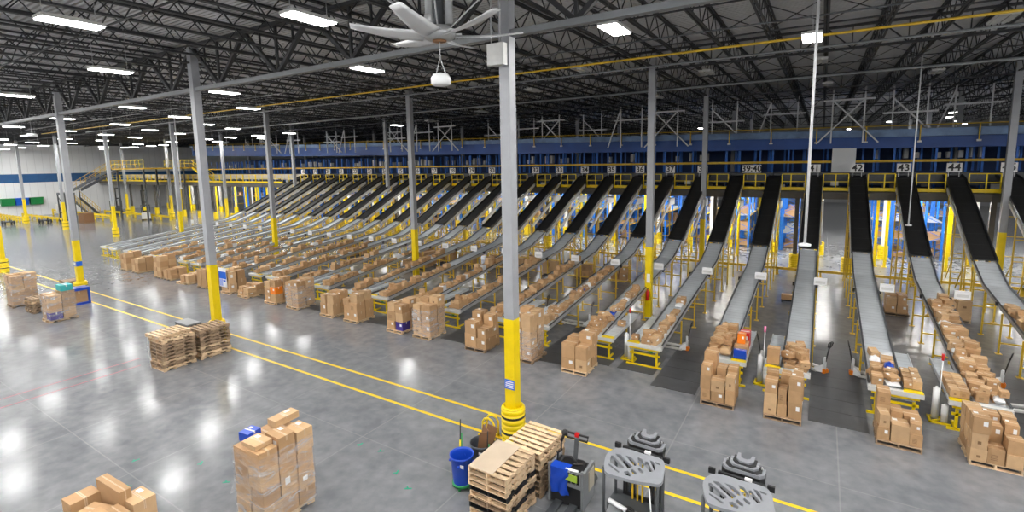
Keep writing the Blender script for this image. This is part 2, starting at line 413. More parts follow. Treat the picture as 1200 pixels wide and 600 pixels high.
# far lamps lit beyond the mezzanine
for n,(x,y) in enumerate([(10.4,64),(11.3,71),(13.5,80),(15.6,88),(6.5,75),(3,90),(-14,70),(20,62),(24,75)]):
    t=thing('high_bay_light','small lit lamp far back beyond the mezzanine, %s of them from the front'%nth(n+1),'light',(x,y,12.0),0,'far lit lamps beyond the mezzanine')
    link('housing',HS,t); link('diffuser',DF,t)
for n,(x,y) in enumerate([(-9.6,21.5),(-14.6,26.),(-5.0,26.),(4.5,21.5),(9.2,26),(-.3,26.),(-19.,30.4),(-9.6,34),(4.6,33),(-24,34.),(-33,38),(.0,34.5),(12,31)]):
    t=thing('high_bay_light','unlit strip light under the roof over the slides, %s of the dark ones'%nth(n+1),'light',(x,y,12.1),0,'unlit strip lights under the roof')
    link('housing',HS,t); link('diffuser',DO,t)

# ------------------------------------------------------------------ ceiling fan and hanging devices
fx,fy,fz=-7.3,8.8,10.77
t=thing('ceiling_fan','large white ceiling fan hanging near the nearest column','ceiling fan',(fx,fy,fz))
MB().lathe([(.05,-.10),(.30,-.09),(.40,-.02),(.42,.06),(.36,.14),(.30,.16),(.30,.22),(.12,.26)],28).build('hub',M['galv'],t)
MB().lathe([(.0,-.135),(.17,-.13),(.18,-.10)],20).build('hub_cap',M['orange'] if 0 else M['kraft'],t)
MB().lathe([(.13,.24),(.13,2.1)],16).build('down_tube',M['charcoal'],t)
b=MB(); b.tube([(.28,.05,.25),(.28,.05,2.0)],.10,14); b.tube([(-.26,0,.5),(-.26,0,2.0)],.14,14); b.lathe([(.05,.3),(.16,.36),(.16,.52),(.14,.56)],14,(-.28,0,0))
b.build('motor_housing',M['galv'],t)
b=MB()
for a,c in (((-.3,-.1,.2),(-2.3,-1.4,2.0)),((.3,.1,.2),(1.9,1.2,2.0)),((.2,-.3,.2),(1.2,-1.8,2.0))): b.tube([a,c],.018,6); b.tube([Vector(a).lerp(Vector(c),.35),Vector(a).lerp(Vector(c),.42)],.035,6)
b.build('guy_wire',M['white'],t)
def blade(ang):
    b=MB(); vs=[]; n=9
    for i in range(n):
        s=i/(n-1); r=.38+s*1.75; ch=.24-.08*s+.03*math.sin(s*PI); tw=.42-.22*s; dz=.16*s*s
        for u,h in ((-1,0),(-.5,.02),(.3,.035),(1,0),(.3,-.005),(-.5,-.01)):
            y=u*ch; z=h*1.2+y*math.tan(tw)*.75+dz; vs.append((r,y,z))
    fs=[(i*6+k,i*6+(k+1)%6,(i+1)*6+(k+1)%6,(i+1)*6+k) for i in range(n-1) for k in range(6)]+[tuple(range(5,-1,-1)),tuple(range((n-1)*6,n*6))]
    b.add(vs,fs,0,True); b.bar((.25,0,.04),(.55,0,.06),.12,.05)
    o=b.build('blade',M['white'],t); o.rotation_euler[2]=ang
for i in range(6): blade(math.radians(345+60*i))
def puck(label,x,y,z,wire_top=12.4,big=1.):
    t=thing('wireless_antenna',label,'antenna',(x,y,z),0,'hanging wireless antennas')
    MB().lathe([(.0,0),(.16*big,.01),(.22*big,.05),(.22*big,.18),(.17*big,.26),(.05,.29)],18).build('shell',M['white'],t)
    b=MB(); b.tube([(-.16*big,0,.2),(0,0,.62)],.012,5); b.tube([(.16*big,0,.2),(0,0,.62)],.012,5); b.tube([(0,0,.6),(0,0,wire_top-z)],.012,5)
    b.build('wire',M['galv'],t)
puck('white hanging antenna dome on a wire below the ceiling fan',-7.3,8.8,9.70,10.65)
puck('white hanging antenna dome under the roof far on the left',-55.,14.2,10.7,12.5,1.6)
for lb,x,y,z,r in (('long thin white drop pole with a disc end hanging before sign forty-one',-.28,14.2,5.85,.032),('thin white drop rod hanging from the roof before sign forty-three',3.75,31.,4.6,.03),('thin white drop rod hanging right of the pallet stacks far left',-48.5,22,6.2,.05)):
    t=thing('drop_pole',lb,'pole',(x,y,z)); MB().tube([(0,0,0),(0,0,12.9-z)],r,8).build('pole',M['white'],t)
    MB().lathe([(.02,-.06),(.13,-.05),(.14,0),(.05,.03)],14).build('disc',M['white'],t)

t_fan=[o for o in bpy.data.objects if o.name=='ceiling_fan'][0]; t_fan.scale=(.88,.88,.88)

# ------------------------------------------------------------------ floor markings and mats
Ml=mat('yellow_floor_paint',(.80,.55,.02),.45,noise=.08,nscale=2); Mr=mat('red_floor_paint',(.30,.05,.08),.5,noise=.2,nscale=2); Mg=mat('green_floor_paint',(.0,.28,.16),.6)
for y,lb in ((12.35,'long yellow floor line, the one nearer the slides'),(11.33,'long yellow floor line, the one nearer the camera, along the column feet')):
    tag(MB().box(-70,6,y-.055,y+.055,0,.003).build('floor_line',Ml),lb,'floor line','yellow floor lines')
for x,y1,lb in ((-24.2,8.7,'faded red floor line, the left one left of the pallet stacks'),(-23.3,8.4,'faded red floor line, the right one left of the pallet stacks')):
    tag(MB().box(x-.03,x+.03,1,y1,0,.003).build('floor_line',Mr),lb,'floor line','red floor lines')
for i,(x,y) in enumerate([(-15.7,5.2),(-14.6,4.6),(-13.9,6.1),(-12.6,6.0),(-11.8,7.9),(-10.9,8.9),(-10.2,9.0),(-9.0,8.5),(-8.4,8.2),(-13.2,4.3)]):
    b=MB(); b.bar((0,0,.002),(.16,.08,.002),.045,.003); b.bar((0,.10,.002),(.09,.03,.002),.035,.003)
    tag(b.build('floor_mark',Mg,None,(x,y,0),R.random()*3),'small green tick painted on the floor, %s from the left'%nth(i+1),'floor mark','small green marks on the bare floor')

LX=lambda n: -22.3+2.43*(n-32)
YE=18.45
def floor_mat_piece(x0,x1,y0,y1,label):
    b=MB(); b.box(x0,x1,y0,y1,0,.012)
    n=int((y1-y0)/.9)
    for i in range(1,n): b.box(x0+.02,x1-.02,y0+i*(y1-y0)/n-.008,y0+i*(y1-y0)/n+.008,.012,.014,1)
    return tag(b.build('floor_mat',[M['mat'],M['black']]),label,'floor mat','dark rubber mats beside the slides')
for n in range(26,45):
    a=LX(n); side='right' if n%2==0 else 'left'
    if n%2: floor_mat_piece(a+.45,a+1.98,16.9,24.6,'dark rubber mat on the floor between slides %s and %s'%(NW(n),NW(n+1)))
floor_mat_piece(LX(39)-1.1,LX(39)+.3,17.75,19.7,'small dark rubber mat before the end stand of slide thirty-nine')
floor_mat_piece(LX(38)-.4,LX(38)+1.0,17.75,19.7,'small dark rubber mat before the end stand of slide thirty-eight')

# ------------------------------------------------------------------ lanes: belt, slide, pack table, frames
PROF=[(31.9,2.86),(29.8,2.14),(YE+.05,.86)]
def zs(y):
    for (a,za),(b_,zb) in zip([(39.6,6.56)]+PROF[:-1],PROF):
        if y>=b_: return zb+(y-b_)*(za-zb)/(a-b_)
    return PROF[-1][1]
def strip(prof, x0, x1, th, m=0, b=None, up=0):
    b=b or MB()
    poly=[(y,z+up) for y,z in prof]+[(y,z-th+up) for y,z in prof[::-1]]
    n=len(prof)
    for i in range(n-1):
        (ya,za),(yb,zb)=prof[i],prof[i+1]
        b.hexa([(x0,ya,za-th+up),(x1,ya,za-th+up),(x1,yb,zb-th+up),(x0,yb,zb-th+up),(x0,ya,za+up),(x1,ya,za+up),(x1,yb,zb+up),(x0,yb,zb+up)],m)
    return b
def make_lane(sd):
    """sd = +1: pack strip on the right of the slide, -1: on the left"""
    t=thing('parcel_slide','lane','parcel slide')
    BP=[(40.6,6.72),(39.6,6.56),(38.9,6.24),(32.2,3.05),(31.85,2.95)]
    o=strip(BP,-.40,.40,.05,up=.02).build('belt',M['belt'],t)
    b=strip(BP,-.47,-.40,.20,up=.10); strip(BP,.40,.47,.20,b=b,up=.10); b.build('belt_guard',M['black'],t)
    b=strip([(38.8,6.1),(32.2,2.98)],-.45,.45,.10); 
    strip([(38.9,6.05),(31.9,2.75)],.44,.50,.20,b=b); strip([(38.9,6.05),(31.9,2.75)],-.50,-.44,.20,b=b)
    b.build('belt_frame',M['lgrey'],t)
    b=MB(); b.box(-.5,.62,37.7,38.9,4.98,5.10); b.box(.54,.62,37.5,38.9,4.6,5.1); b.bar((.56,38.0,4.95),(.56,34.0,2.95),.08,.22); b.build('drive_cover',M['white'],t)
    o=strip(PROF,-.39,.39,.05).build('slide_bed',M['slide'],t)
    for s in (-1,1):
        b=strip(PROF,s*.42-.025,s*.42+.025,.16,up=.06); strip(PROF,s*.42-.03,s*.42+.03,.02,1,b,.075)
        b.build('side_rail',[M['galv'],M['charcoal']],t)
    yt=YE+3.3
    # lower pack strip beside the slide
    x0,x1=(.44,.92) if sd>0 else (-.92,-.44)
    P2=[(yt,.98),(YE+.05,.86)]
    b=strip(P2,x0,x1,.05); strip(P2,x0 if sd<0 else x1-.03,x0+.03 if sd<0 else x1,.12,0,b,.03); b.build('pack_strip',M['slide'],t)
    tx0,tx1=(-.44,.94) if sd>0 else (-.94,.44)
    b=MB().box(tx0,tx1,YE-.10,YE+.06,.74,.885); o=b.build('end_lip',M['lgrey'],t)
    b=MB(); xa,xb=(x0,x1)
    b.box(xa,xb,YE-.08,YE+.16,.888,.90); b.box(tx0+.1,tx1-.1,YE-.06,YE+.02,.66,.735); b.build('yellow_edge',M['yellow'],t)
    # end stand
    b=MB()
    for x in (tx0+.22,tx1-.22): b.box(x-.035,x+.035,YE+.0,YE+.07,.04,.70)
    b.box(tx0+.1,tx1-.1,YE+.0,YE+.06,.42,.49); b.box(tx0,tx1,YE-.1,YE-.03,.0,.06)
    for x in (tx0+.22,tx1-.22): b.box(x-.035,x+.035,YE-.1,YE+.5,0,.06)
    b.build('end_stand',M['yellow'],t)
    b=MB(); b.box(tx0+.2,tx1-.2,YE-.03,YE+.0,.60,.625); b.box(-.08,.08,YE-.035,YE-.02,.575,.64,1)
    b.build('barcode_bar',[M['galv'],M['green']],t)
    for yy in (21.4,24.0,26.6,29.2,31.6):
        z=zs(yy)-.12; b=MB()
        for s in (-1,1):
            b.bar((s*.46,yy,0),(s*.46,yy,z),.055); b.box(s*.46-.1,s*.46+.1,yy-.1,yy+.1,0,.015)
        k=1 if z<1.3 else 2
        for q in range(k): b.bar((-.46,yy,z*(q+.6)/(k+.2)),(.46,yy,z*(q+.6)/(k+.2)),.05)
        b.build('support_frame',M['yellow_dull'],t)
    for yy in (33.4,35.9,38.0):
        z=2.95+(yy-31.9)*.475-.2; b=MB()
        for s in (-1,1): b.bar((s*.5,yy,0),(s*.5,yy,z),.06)
        n=int(z/1.3)
        for q in range(n): b.bar((-.5,yy,(q+1)*z/(n+1)),(.5,yy,(q+1)*z/(n+1)),.045)
        if yy<38:
            b.bar((.5,yy,.9),(.5,yy+1.2,2.2),.04); b.bar((-.5,yy,2.2),(-.5,yy+1.2,.9),.04)
        b.build('support_tower',M['yellow_dull'],t)
    b=MB(); xs=.62*sd*-1
    b.box(.36,.86,26.0,26.03,2.22,2.56); b.box(.42,.80,25.99,26.0,2.30,2.42,1); b.build('lane_card',[M['paper'],M['lgrey']],t)
    b=MB()
    for s in (-1,1): b.box(s*.47-.06,s*.47+.06,27.3,27.42,zs(27.3)-.06,zs(27.3)+.10)
    b.build('sensor',M['black'],t)
    return freeze(t)
PR=make_lane(1); PL=make_lane(-1)
fill={42:'with cartons only at its lower end',43:'with a long pile of brown parcels',41:'almost white, few parcels at its end',40:'carrying orange, red and blue boxes',39:'with an empty white side strip'}
for n in range(18,46):
    src=PR if n%2==0 else PL
    lb='parcel slide with black belt below sign %s, %s'%(NW(n), fill.get(n,'packed with brown parcels' if n>24 else 'empty grey' if n<22 else 'with parcels halfway'))
    if n==42: PR.location=(LX(n),0,0); PR['label']=lb; PR['group']='parcel slides below the mezzanine'
    elif n==43: PL.location=(LX(n),0,0); PL['label']=lb; PL['group']='parcel slides below the mezzanine'
    else: dup(src,(LX(n),0,0),0,lb,'parcel slides below the mezzanine')

# ------------------------------------------------------------------ mezzanine with the sorter
DX0,DX1=XW+.6,30
YD=39.2
deck=MB(); deck.box(DX0,DX1,YD,YD+12.5,5.20,5.70); 
x=DX0
while x<DX1: deck.box(x,x+.2,YD-.02,YD,5.20,5.66); x+=4.86
struct('mezzanine_deck',deck,M['dkbrown'])
# guard rail bays between the belts
def rail_bay(name,w,m=M['yellow']):
    b=MB(); b.tube([(-w,0,1.13),(w,0,1.13)],.03,6); b.tube([(-w,0,.62),(w,0,.62)],.025,6)
    return b
w=2.43/2-.52
RB=rail_bay('rail',w).mesh('rail',M['yellow'])
TB=MB().box(-w-.05,w+.05,-.03,.03,.02,.24).mesh('toe_board',M['yellow'])
PO=MB().box(-.03,.03,-.03,.03,0,1.13).mesh('post',M['yellow'])
for n in range(17,47):
    x=LX(n)+1.215
    t=thing('guard_rail','yellow guard rail section on the mezzanine edge just right of belt %s'%NW(n),'guard rail',(x,YD+.02,5.74),0,'yellow guard rail sections on the mezzanine edge')
    link('rail',RB,t); link('toe_board',TB,t)
    for q in (-w,.2*((n*7)%5-2)*.4,w): link('post',PO,t,(q,0,0))
# rails left of the belts up to the white wall
x=LX(17)-2.4
i=0
while x>DX0+1.5:
    i+=1
    t=thing('guard_rail','long yellow guard rail section on the mezzanine left of the belts, %s from the right'%nth(i),'guard rail',(x,YD+.02,5.74),0,'yellow guard rail sections left of the belts')
    b=MB(); b.tube([(-1.5,0,1.13),(1.5,0,1.13)],.03,6); b.tube([(-1.5,0,.62),(1.5,0,.62)],.025,6); b.build('rail',M['yellow'],t)
    MB().box(-1.5,1.5,-.03,.03,.02,.24).build('toe_board',M['yellow'],t)
    for q in (-1.45,0,1.45): link('post',PO,t,(q,0,0))
    x-=3.05
LG=MB().box(0,.1,.1,.2,0,.45).mesh('leg',M['charcoal'])
# sorter conveyor behind the rail
i=0; x=DX0+8
while x<DX1-4:
    i+=1; far=x<LX(18)-4
    t=thing('sorter_conveyor','%s on the mezzanine behind the yellow rails, section %s from the left'%('beige sided sorting conveyor' if far else 'dark sorting conveyor',nth(i)),'conveyor',(x,YD+1.5,5.7),0,'sorting conveyor sections on the mezzanine')
    b=MB(); b.box(0,4.8,.0,1.4,.45,1.15); b.box(0,4.8,-.06,.0,.5,1.2) ; b.build('side_panel',M['beige'] if far else M['charcoal'],t)
    b=MB().box(0,4.8,.1,1.3,1.15,1.2); b.build('carrier_belt',M['black'],t)
    for q in range(4): link('leg',LG,t,(.3+q*1.2,0,0))
    for q in range(3): MB().box(.3+q*1.6,.75+q*1.6,-.12,-.06,.1+.12*q,.4+.12*q).build('drive_unit',[M['galv'] if i%2 else M['dkbrown']],t)
    x+=4.86
# lane number signs
signs=[(n,str(n),LX(n)-.05) for n in list(range(18,39))+[41,42,43,44,45]]+[(39.5,'39:40',LX(39.5)-.3)]
SG={}
for n,txt,x in signs:
    lb='white sign reading %s above the belts'%('thirty-nine and forty' if n==39.5 else NW(n))
    wide=.72 if len(txt)<3 else 1.25
    t=thing('lane_sign',lb,'sign',(x,40.0,6.95),0,'white lane number signs')
    if wide not in SG: SG[wide]=MB().box(-wide/2,wide/2,0,.03,0,.55).mesh('sign_board',M['paper'])
    link('sign_board',SG[wide],t)
    for q in (-.25,.25): MB().box(q-.015,q+.015,.03,.06,-.5,.5).build('sign_post',M['galv'],t)
    cu=bpy.data.curves.new('numeral','FONT'); cu.body=txt; cu.size=.60; cu.align_x='CENTER'; cu.align_y='CENTER'; cu.extrude=.004; cu.offset=.012
    cu.materials.append(M['black'])
    tmp=bpy.data.objects.new('numeral',cu); me=bpy.data.meshes.new_from_object(tmp); bpy.data.objects.remove(tmp); me.name='numeral'
    o=link('numeral',me,t,(0,-.012,.275)); o.rotation_euler=(PI/2,0,0)
# posts under the deck
PM=MB().box(-.13,.13,-.13,.13,0,5.2).mesh('post_shaft',M['dkbrown']); PG=MB().box(-.14,.14,-.14,.14,0,5.2).mesh('post_shaft_grey',M['lgrey'])
PY=MB().box(-.08,.08,-.08,.08,0,5.2).mesh('post_shaft_yellow',M['yplastic'])
pxs=[8.9,5.3,1.75,-1.4,-6.9]+[-11.8-4.86*i for i in range(21)]
for i,x in enumerate(pxs):
    t=thing('deck_post','dark mezzanine post with yellow guard, %s from the right in the front row'%nth(i+1),'post',(x,40.8,0),0,'mezzanine posts in the front row')
    link('shaft',PM,t); 
    if x!=5.3 and x!=8.9: link('post_guard',CM[3],t)
pxs2=[9.5,4.3,.1,-3.4]+[-8.3-4.86*i for i in range(22)]
for i,x in enumerate(pxs2):
    t=thing('deck_post','light grey mezzanine post with yellow guard, %s from the right in the back row'%nth(i+1),'post',(x,47.5,0),0,'mezzanine posts in the back row')
    link('shaft',PG,t); link('post_guard',CM[3],t)
# low floor rail below the belts
x=DX0+50; i=0
while x<16:
    i+=1
    t=thing('floor_guard_rail','low yellow floor rail under the belts, section %s from the left'%nth(i),'guard rail',(x,38.35,0),0,'low yellow floor rails under the belts')
    MB().box(0,4.86,-.05,.05,.34,.50).build('rail',M['yellow_dull'],t)
    b=MB()
    for q in (.1,2.43): b.box(q-.05,q+.05,-.05,.05,0,.5); b.box(q-.1,q+.1,-.1,.1,0,.02)
    b.build('post',M['yellow_dull'],t)
    x+=4.86
# strip lamps under the deck
us=MB().box(-1.1,1.1,-.07,.07,0,.04).mesh('tube',M['lampw']); uh=MB().box(-1.15,1.15,-.12,.12,.04,.10).mesh('housing',M['lgrey'])
i=0
for y in (42.6,46.,50.,56.):
    for k in range(19):
        x=13-6.5*k
        if (y>47 and k>9) or y==42.6 and k>16: continue
        i+=1
        t=thing('deck_light','strip lamp under the mezzanine, %s in the %s row'%(nth(k+1),nth((42.6,46.,50.,56.).index(y)+1)),'light',(x,y,5.08),0,'strip lamps under the mezzanine')
        link('housing',uh,t); link('tube',us,t)
i=0
for y,z in ((47.2,8.3),(54.,8.3)):
    for k in range(16):
        x=12-6.3*k+(3 if y>50 else 0); i+=1
        if y<50 or k%2: continue
        t=thing('deck_light','strip lamp among the upper racks behind the blue fascia, %s in the %s row'%(nth(k+1),'front' if y<50 else 'back'),'light',(x,y,z),0,'strip lamps among the upper racks')
        link('housing',uh,t); link('tube',us,t)
# ------------------------------------------------------------------ pick tower: blue racks on three levels behind
ua=MB()
for x in (0,1.05): ua.box(x-.07,x+.07,-.05,.05,0,5.15)
for q in range(5): ua.bar((0,0,.3+q),(1.05,0,.8+q),.04); ua.bar((1.05,0,.8+q),(0,0,1.3+q),.04)
RU=ua.mesh('upright',M['blue']); RB_=MB().box(-.03,.03,.05,2.55,0,.11).mesh('shelf_beam',M['yellow_dull']); RS=MB().box(.03,1.02,.05,2.55,.1,.13).mesh('shelf_deck',M['galv'])
yp=MB().box(-.10,.10,-.10,.10,0,5.15).mesh('post_protector',M['yplastic'])
bx=MB(); i=0
RX=[8.1,6.9,4.9,3.7,-2.7,-3.9,-6.4,-7.6]+[-10.1-3.7*(k//2)-1.2*(k%2) for k in range(44)]
for k,x in enumerate(RX):
    for d in range(3 if x>-30 else 2 if x>-60 else 1):
        y=48.6+2.6*d
        if not seen((x,y,2.5),.03) or any(x-.4<X0+DX*q<x+1.45 and y-.4<Y0+3*DY<y+3 for q in range(-7,3)): continue
        t=thing('storage_rack','blue storage rack under the mezzanine, %s column from the right, %s from the front'%(nth(k+1),nth(d+1)),'rack',(x,y,0),0,'blue racks under the mezzanine')
        link('upright',RU,t)
        if d==0 and k%2==0: link('post_protector',yp,t,(-.35,-.15,0))
        for z in (1.4,2.8):
            link('shelf_beam',RB_,t,(0,0,z)); link('shelf_beam',RB_,t,(1.05,0,z)); link('shelf_deck',RS,t,(0,0,z))
        for z in (.1,1.54,2.94):
            yy=.15
            while yy<2.3:
                ww=R.uniform(.3,.55)
                if R.random()<.14: bx.box(x+.1,x+.9,y+yy,y+yy+ww,z,z+R.uniform(.3,.8))
                yy+=ww+.05
tag(bx.build('rack_goods',M['card']),'brown cartons stored on the blue racks under the mezzanine','stored goods',kind='stuff')
# free yellow posts in front of the racks
ypx=[7.55,4.15,3.55,-5.66,-9.3]+[-13.4-2.9*i for i in range(30)]
for i,x in enumerate(ypx):
    t=thing('yellow_post','tall bright yellow post under the mezzanine, %s from the right'%nth(i+1),'post',(x,44.2,0),0,'tall yellow posts under the mezzanine')
    link('shaft',PY,t); MB().box(-.16,.16,-.16,.16,0,.03).build('base_plate',M['yplastic'],t)
# upper level: uprights and walkway edge seen between deck and blue fascia
us_=MB().box(-.06,.06,-.05,.05,5.7,8.8).mesh('upright',M['blue'])
for k in range(84):
    for y,off in ((44.6,0),(47.0,.4),(49.4,.7)):
        x=13.0-1.25*k-off+R.uniform(-.3,.3)
        if y==47. and x<-40: continue
        if seen((x,y,8),.02): tag(link('rack_upright',us_,None,(x,y,0)),kind='structure')
b=MB()
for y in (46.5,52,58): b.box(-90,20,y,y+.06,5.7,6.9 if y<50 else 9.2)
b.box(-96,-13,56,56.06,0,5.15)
struct('rack_backdrop',b,mat('navy_backdrop',(.006,.035,.13),.6))  # added navy sheets, a backdrop for the dark depth behind the racks
b=MB(); b.box(-92,22,44.1,44.2,7.55,7.72); struct('walkway_edge',b,M['yellow_dull'])
b=MB()
for z in (5.75,7.8):
    x=-88
    while x<16:
        ww=R.uniform(.3,.6)
        if R.random()<.30: b.box(x,x+ww*.5,47.5,48.,z,z+R.uniform(.4,.8),R.randrange(2))
        x+=ww+.1
tag(b.build('upper_rack_goods',[M['white'],M['lgrey']]),'white bags and bins on the upper racks above the mezzanine','stored goods',kind='stuff')
tag(MB().box(.55,2.0,43.85,43.9,6.6,8.6).build('notice_board',M['white']),'large plain white panel above the gap between signs forty-one and forty-two','board')
# blue fascia rising slowly to the left
KX=[(-113,12.35,12.1,11.9,10.4),(-64.6,11.15,10.95,10.5,9.35),(-36.4,10.62,10.42,10.05,8.95),(-18,10.4,10.2,9.75,8.75),(-6.2,10.2,9.98,9.50,8.62),(4.8,10.05,9.82,9.3,8.52),(16,9.95,9.7,9.2,8.45)]
def ribbon(i0,i1,y,th):
    b=MB()
    for p,q in zip(KX[:-1],KX[1:]):
        a0,a1=(p[i0],p[i1]); c0,c1=(q[i0],q[i1])
        x0=max(p[0],-92)
        if x0!=p[0]:
            t=(x0-p[0])/(q[0]-p[0]); a0+=t*(c0-a0); a1+=t*(c1-a1)
        b.hexa([(x0,y,a1),(q[0],y,c1),(q[0],y+th,c1),(x0,y+th,a1),(x0,y,a0),(q[0],y,c0),(q[0],y+th,c0),(x0,y+th,a0)])
    return b
struct('blue_fascia',ribbon(3,4,44.0,.2),M['dkblue'])
t=tag(ribbon(2,3,43.7,.8).build('upper_conveyor',mat('blue_grey_conveyor',(.09,.15,.26),.35,.3,noise=.3,nscale=1.5)),'grey blue conveyor running along the top of the blue fascia','conveyor')
def kz(x,i):
    for p,q in zip(KX[:-1],KX[1:]):
        if p[0]<=x<=q[0]: return p[i]+(x-p[0])/(q[0]-p[0])*(q[i]-p[i])
    return KX[-1][i]
t=thing('upper_guard_rail','long yellow guard rail above the blue fascia and its conveyor','guard rail',(0,43.6,0))
b=MB(); b.tube([(max(p[0],-92),0,kz(max(p[0],-92),1)) for p in KX],.035,6); b.build('top_rail',M['yellow_dull'],t)
for k in range(36):
    x=14.5-3.0*k; z1=kz(x,1); z0=kz(x,3)-.35
    o=MB().box(-.035,.035,-.035,.035,0,z1-z0).build('post',M['yellow_dull'],t,(x,0,z0)); 
    MB().box(-.12,.12,-.06,.06,-.06,.06).build('base_plate',M['galv'],o)
# hanger frames from the roof down to the fascia
for k in range(26):
    x=13-4.0*k+R.uniform(-.6,.6); y=R.choice((43.2,44.4,46.4))
    if not seen((x,y,10),.02): continue
    t=thing('hanger_frame','grey steel hanger rods and braces above the blue fascia, %s from the right'%nth(k+1),'hanger',(x,y,0),0,'steel hanger frames above the blue fascia')
    z0=kz(max(x,-90),4)+.4; zt=12.9; w=1.9
    for s in (-1,1): MB().bar((s*w/2,0,z0),(s*w/2,0,zt),.09).build('rod',M['white'],t)
    MB().bar((-w*.8,0,12.0-(k%3)*.5),(w*.8,0,12.0-(k%3)*.5),.12).build('crossbar',M['white'],t)
    b=MB()
    if k%3!=1: b.bar((-w/2,0,zt-.9),(w/2+.9,0,z0),.09)
    if k%3==0: b.bar((w/2,0,zt-.9),(-w/2-.9,0,z0),.09)
    if k%3==1: b.bar((-w/2-1.2,0,z0),(-w/2,0,zt-.4),.09)
    b.build('brace',M['white'],t)

# ------------------------------------------------------------------ pallets
def pallet_proto(m):
    t=thing('wooden_pallet','p','pallet')
    b=MB()
    for i in range(7): y=-.61+.06+i*.183; b.box(-.51,.51,y-.055,y+.055,.12,.14)
    b.build('deck_boards',m,t)
    for x in (-.49,0,.49):
        b=MB(); b.box(x-.02,x+.02,-.61,.61,.075,.12)
        for a,c in ((-.61,-.42),(-.18,.18),(.42,.61)): b.box(x-.02,x+.02,a,c,.02,.075)
        b.build('stringer',m,t)
    b=MB()
    for y in (-.56,-.2,.2,.56): b.box(-.51,.51,y-.05,y+.05,0,.02)
    b.build('bottom_boards',m,t)
    return freeze(t)
PA=pallet_proto(M['wood']); PB=pallet_proto(M['wood2']); PK=pallet_proto(M['black'])
used=set()
def pallet(x,y,z,label,proto=None,rz=0,group=None):
    proto=proto or PA
    if proto.name not in used:
        used.add(proto.name); o=proto; o.location=(x,y,z); o.rotation_euler[2]=rz; o['label']=label
    else: o=dup(proto,(x,y,z),rz,label)
    if group: o['group']=group
    return o
def pallet_simple(b,x,y,rz=0,z=0):
    for i in range(7): yy=y-.55+i*.183; b.box(x-.51,x+.51,yy-.055,yy+.055,z+.12,z+.14)
    for q in (-.49,0,.49): b.box(x+q-.02,x+q+.02,y-.61,y+.61,z+.02,z+.12)
def stack(x,y,n,what,seed,rz=0,kinds=None,jit=.02):
    r=random.Random(seed); z=0
    for i in range(n):
        pos='bottom one' if i==0 else 'topmost one' if i==n-1 else nth(i+1)+' from the floor'
        pr=(kinds or {}).get(i, PA if r.random()<.3 else PB)
        col={PA.name:'wooden',PB.name:'weathered wooden',PK.name:'black plastic'}[pr.name]
        dx=r.uniform(-jit,jit); dy=r.uniform(-jit,jit)
        pallet(x+dx,y+dy,z,'%s pallet in the stack %s, %s'%(col,what,pos),pr,rz+r.uniform(-.02,.02),'pallets in the stack '+what)
        z+=.1405
    return z
zA=stack(-5.88,8.82,9,'beside the blue bin',1,0,{2:PK,5:PK,8:PA,7:PA,0:PA,1:PA})
tag(MB().box(-.52,.12,-.60,.60,0,.012).build('fibreboard_sheet',M['hard'],None,(-5.88,8.82,zA),.01),'brown fibreboard sheet lying on the pallet stack beside the blue bin','board')
stack(-5.80,10.22,8,'right behind the nearest column guard',2,-.03,{7:PA,6:PA})
stack(-22.15,9.15,9,'left of its twin stack',3,.02,{8:PA},.03)
pallet(-22.35,9.12,9*.1405+.0,'wooden pallet set askew on top of the left pallet stack',PA,.05,'pallets in the stack left of its twin stack')
stack(-22.1,10.55,9,'by the yellow column foot',4,0,None,.03)
stack(-37.6,9.2,6,'between the film-wrapped loads',5,.05,None,.03)
t=thing('strap','white strap hanging down the corner of the left pallet stack','strap',(-22.68,8.5,0)); MB().bar((0,0,.05),(.02,-.02,1.28),.02,.01).build('webbing',M['white'],t); MB().bar((.1,-.02,.0),(-.0,-.03,.9),.02,.01).build('webbing',M['white'],t)

# ------------------------------------------------------------------ cartons
def carton_mesh(v):
    b=MB(); e=.012
    b.box(-.5,.5,-.5,.5,0,1,0)
    b.box(-.5-.001,.5+.001,-.055,.055,.999,1.004,1)                    # tape along the top
    for s in (-1,1): b.box(s*.5-.003,s*.5+.003,-.05,.05,.72,1.002,1)
    b.box(-.501,.501,-.004,.004,1.004,1.006,2)                        # flap seam
    for s in (-1,1): b.box(s*.5-.004,s*.5+.004,-.004,.004,.70,1.0,2)
    if v in (1,3): b.box(.08,.34,-.504,-.499,.52,.80,3)
    if v in (2,3): b.box(-.38,-.10,.12,.36,1.0,1.006,3)
    if v==4:
        for i in range(4): b.box(-.3,.1,-.503,-.499,.25+.1*i,.29+.1*i,2)
    if v==5: b.box(.499,.504,-.25,.05,.5,.78,3); b.box(-.12,.12,-.503,-.499,.3,.5,2)
    return b
CMH=[carton_mesh(v).mesh('carton_%d'%v,[M['card2'] if v%3==2 else M['card'],M['tape'],M['seam'],M['paper']]) for v in range(6)]
def special_mesh(col,v=1): return carton_mesh(v).mesh('print_carton',[col,M['paper'],M['seam'],M['paper']])
n_carton=0
far=MB()
def far_box(x,y,z,w,d,h,rz,m=0):
    c,s=math.cos(rz),math.sin(rz); P=[]
    for zz in (z,z+h):
        for a,b_ in ((-1,-1),(1,-1),(1,1),(-1,1)): P.append((x+a*w/2*c-b_*d/2*s,y+a*w/2*s+b_*d/2*c,zz))
    far.hexa(P,m); far.hexa([(p[0],p[1],p[2]) for p in [Vector(q).lerp(Vector((x,y,q[2])),.0) for q in P]],m) if 0 else None
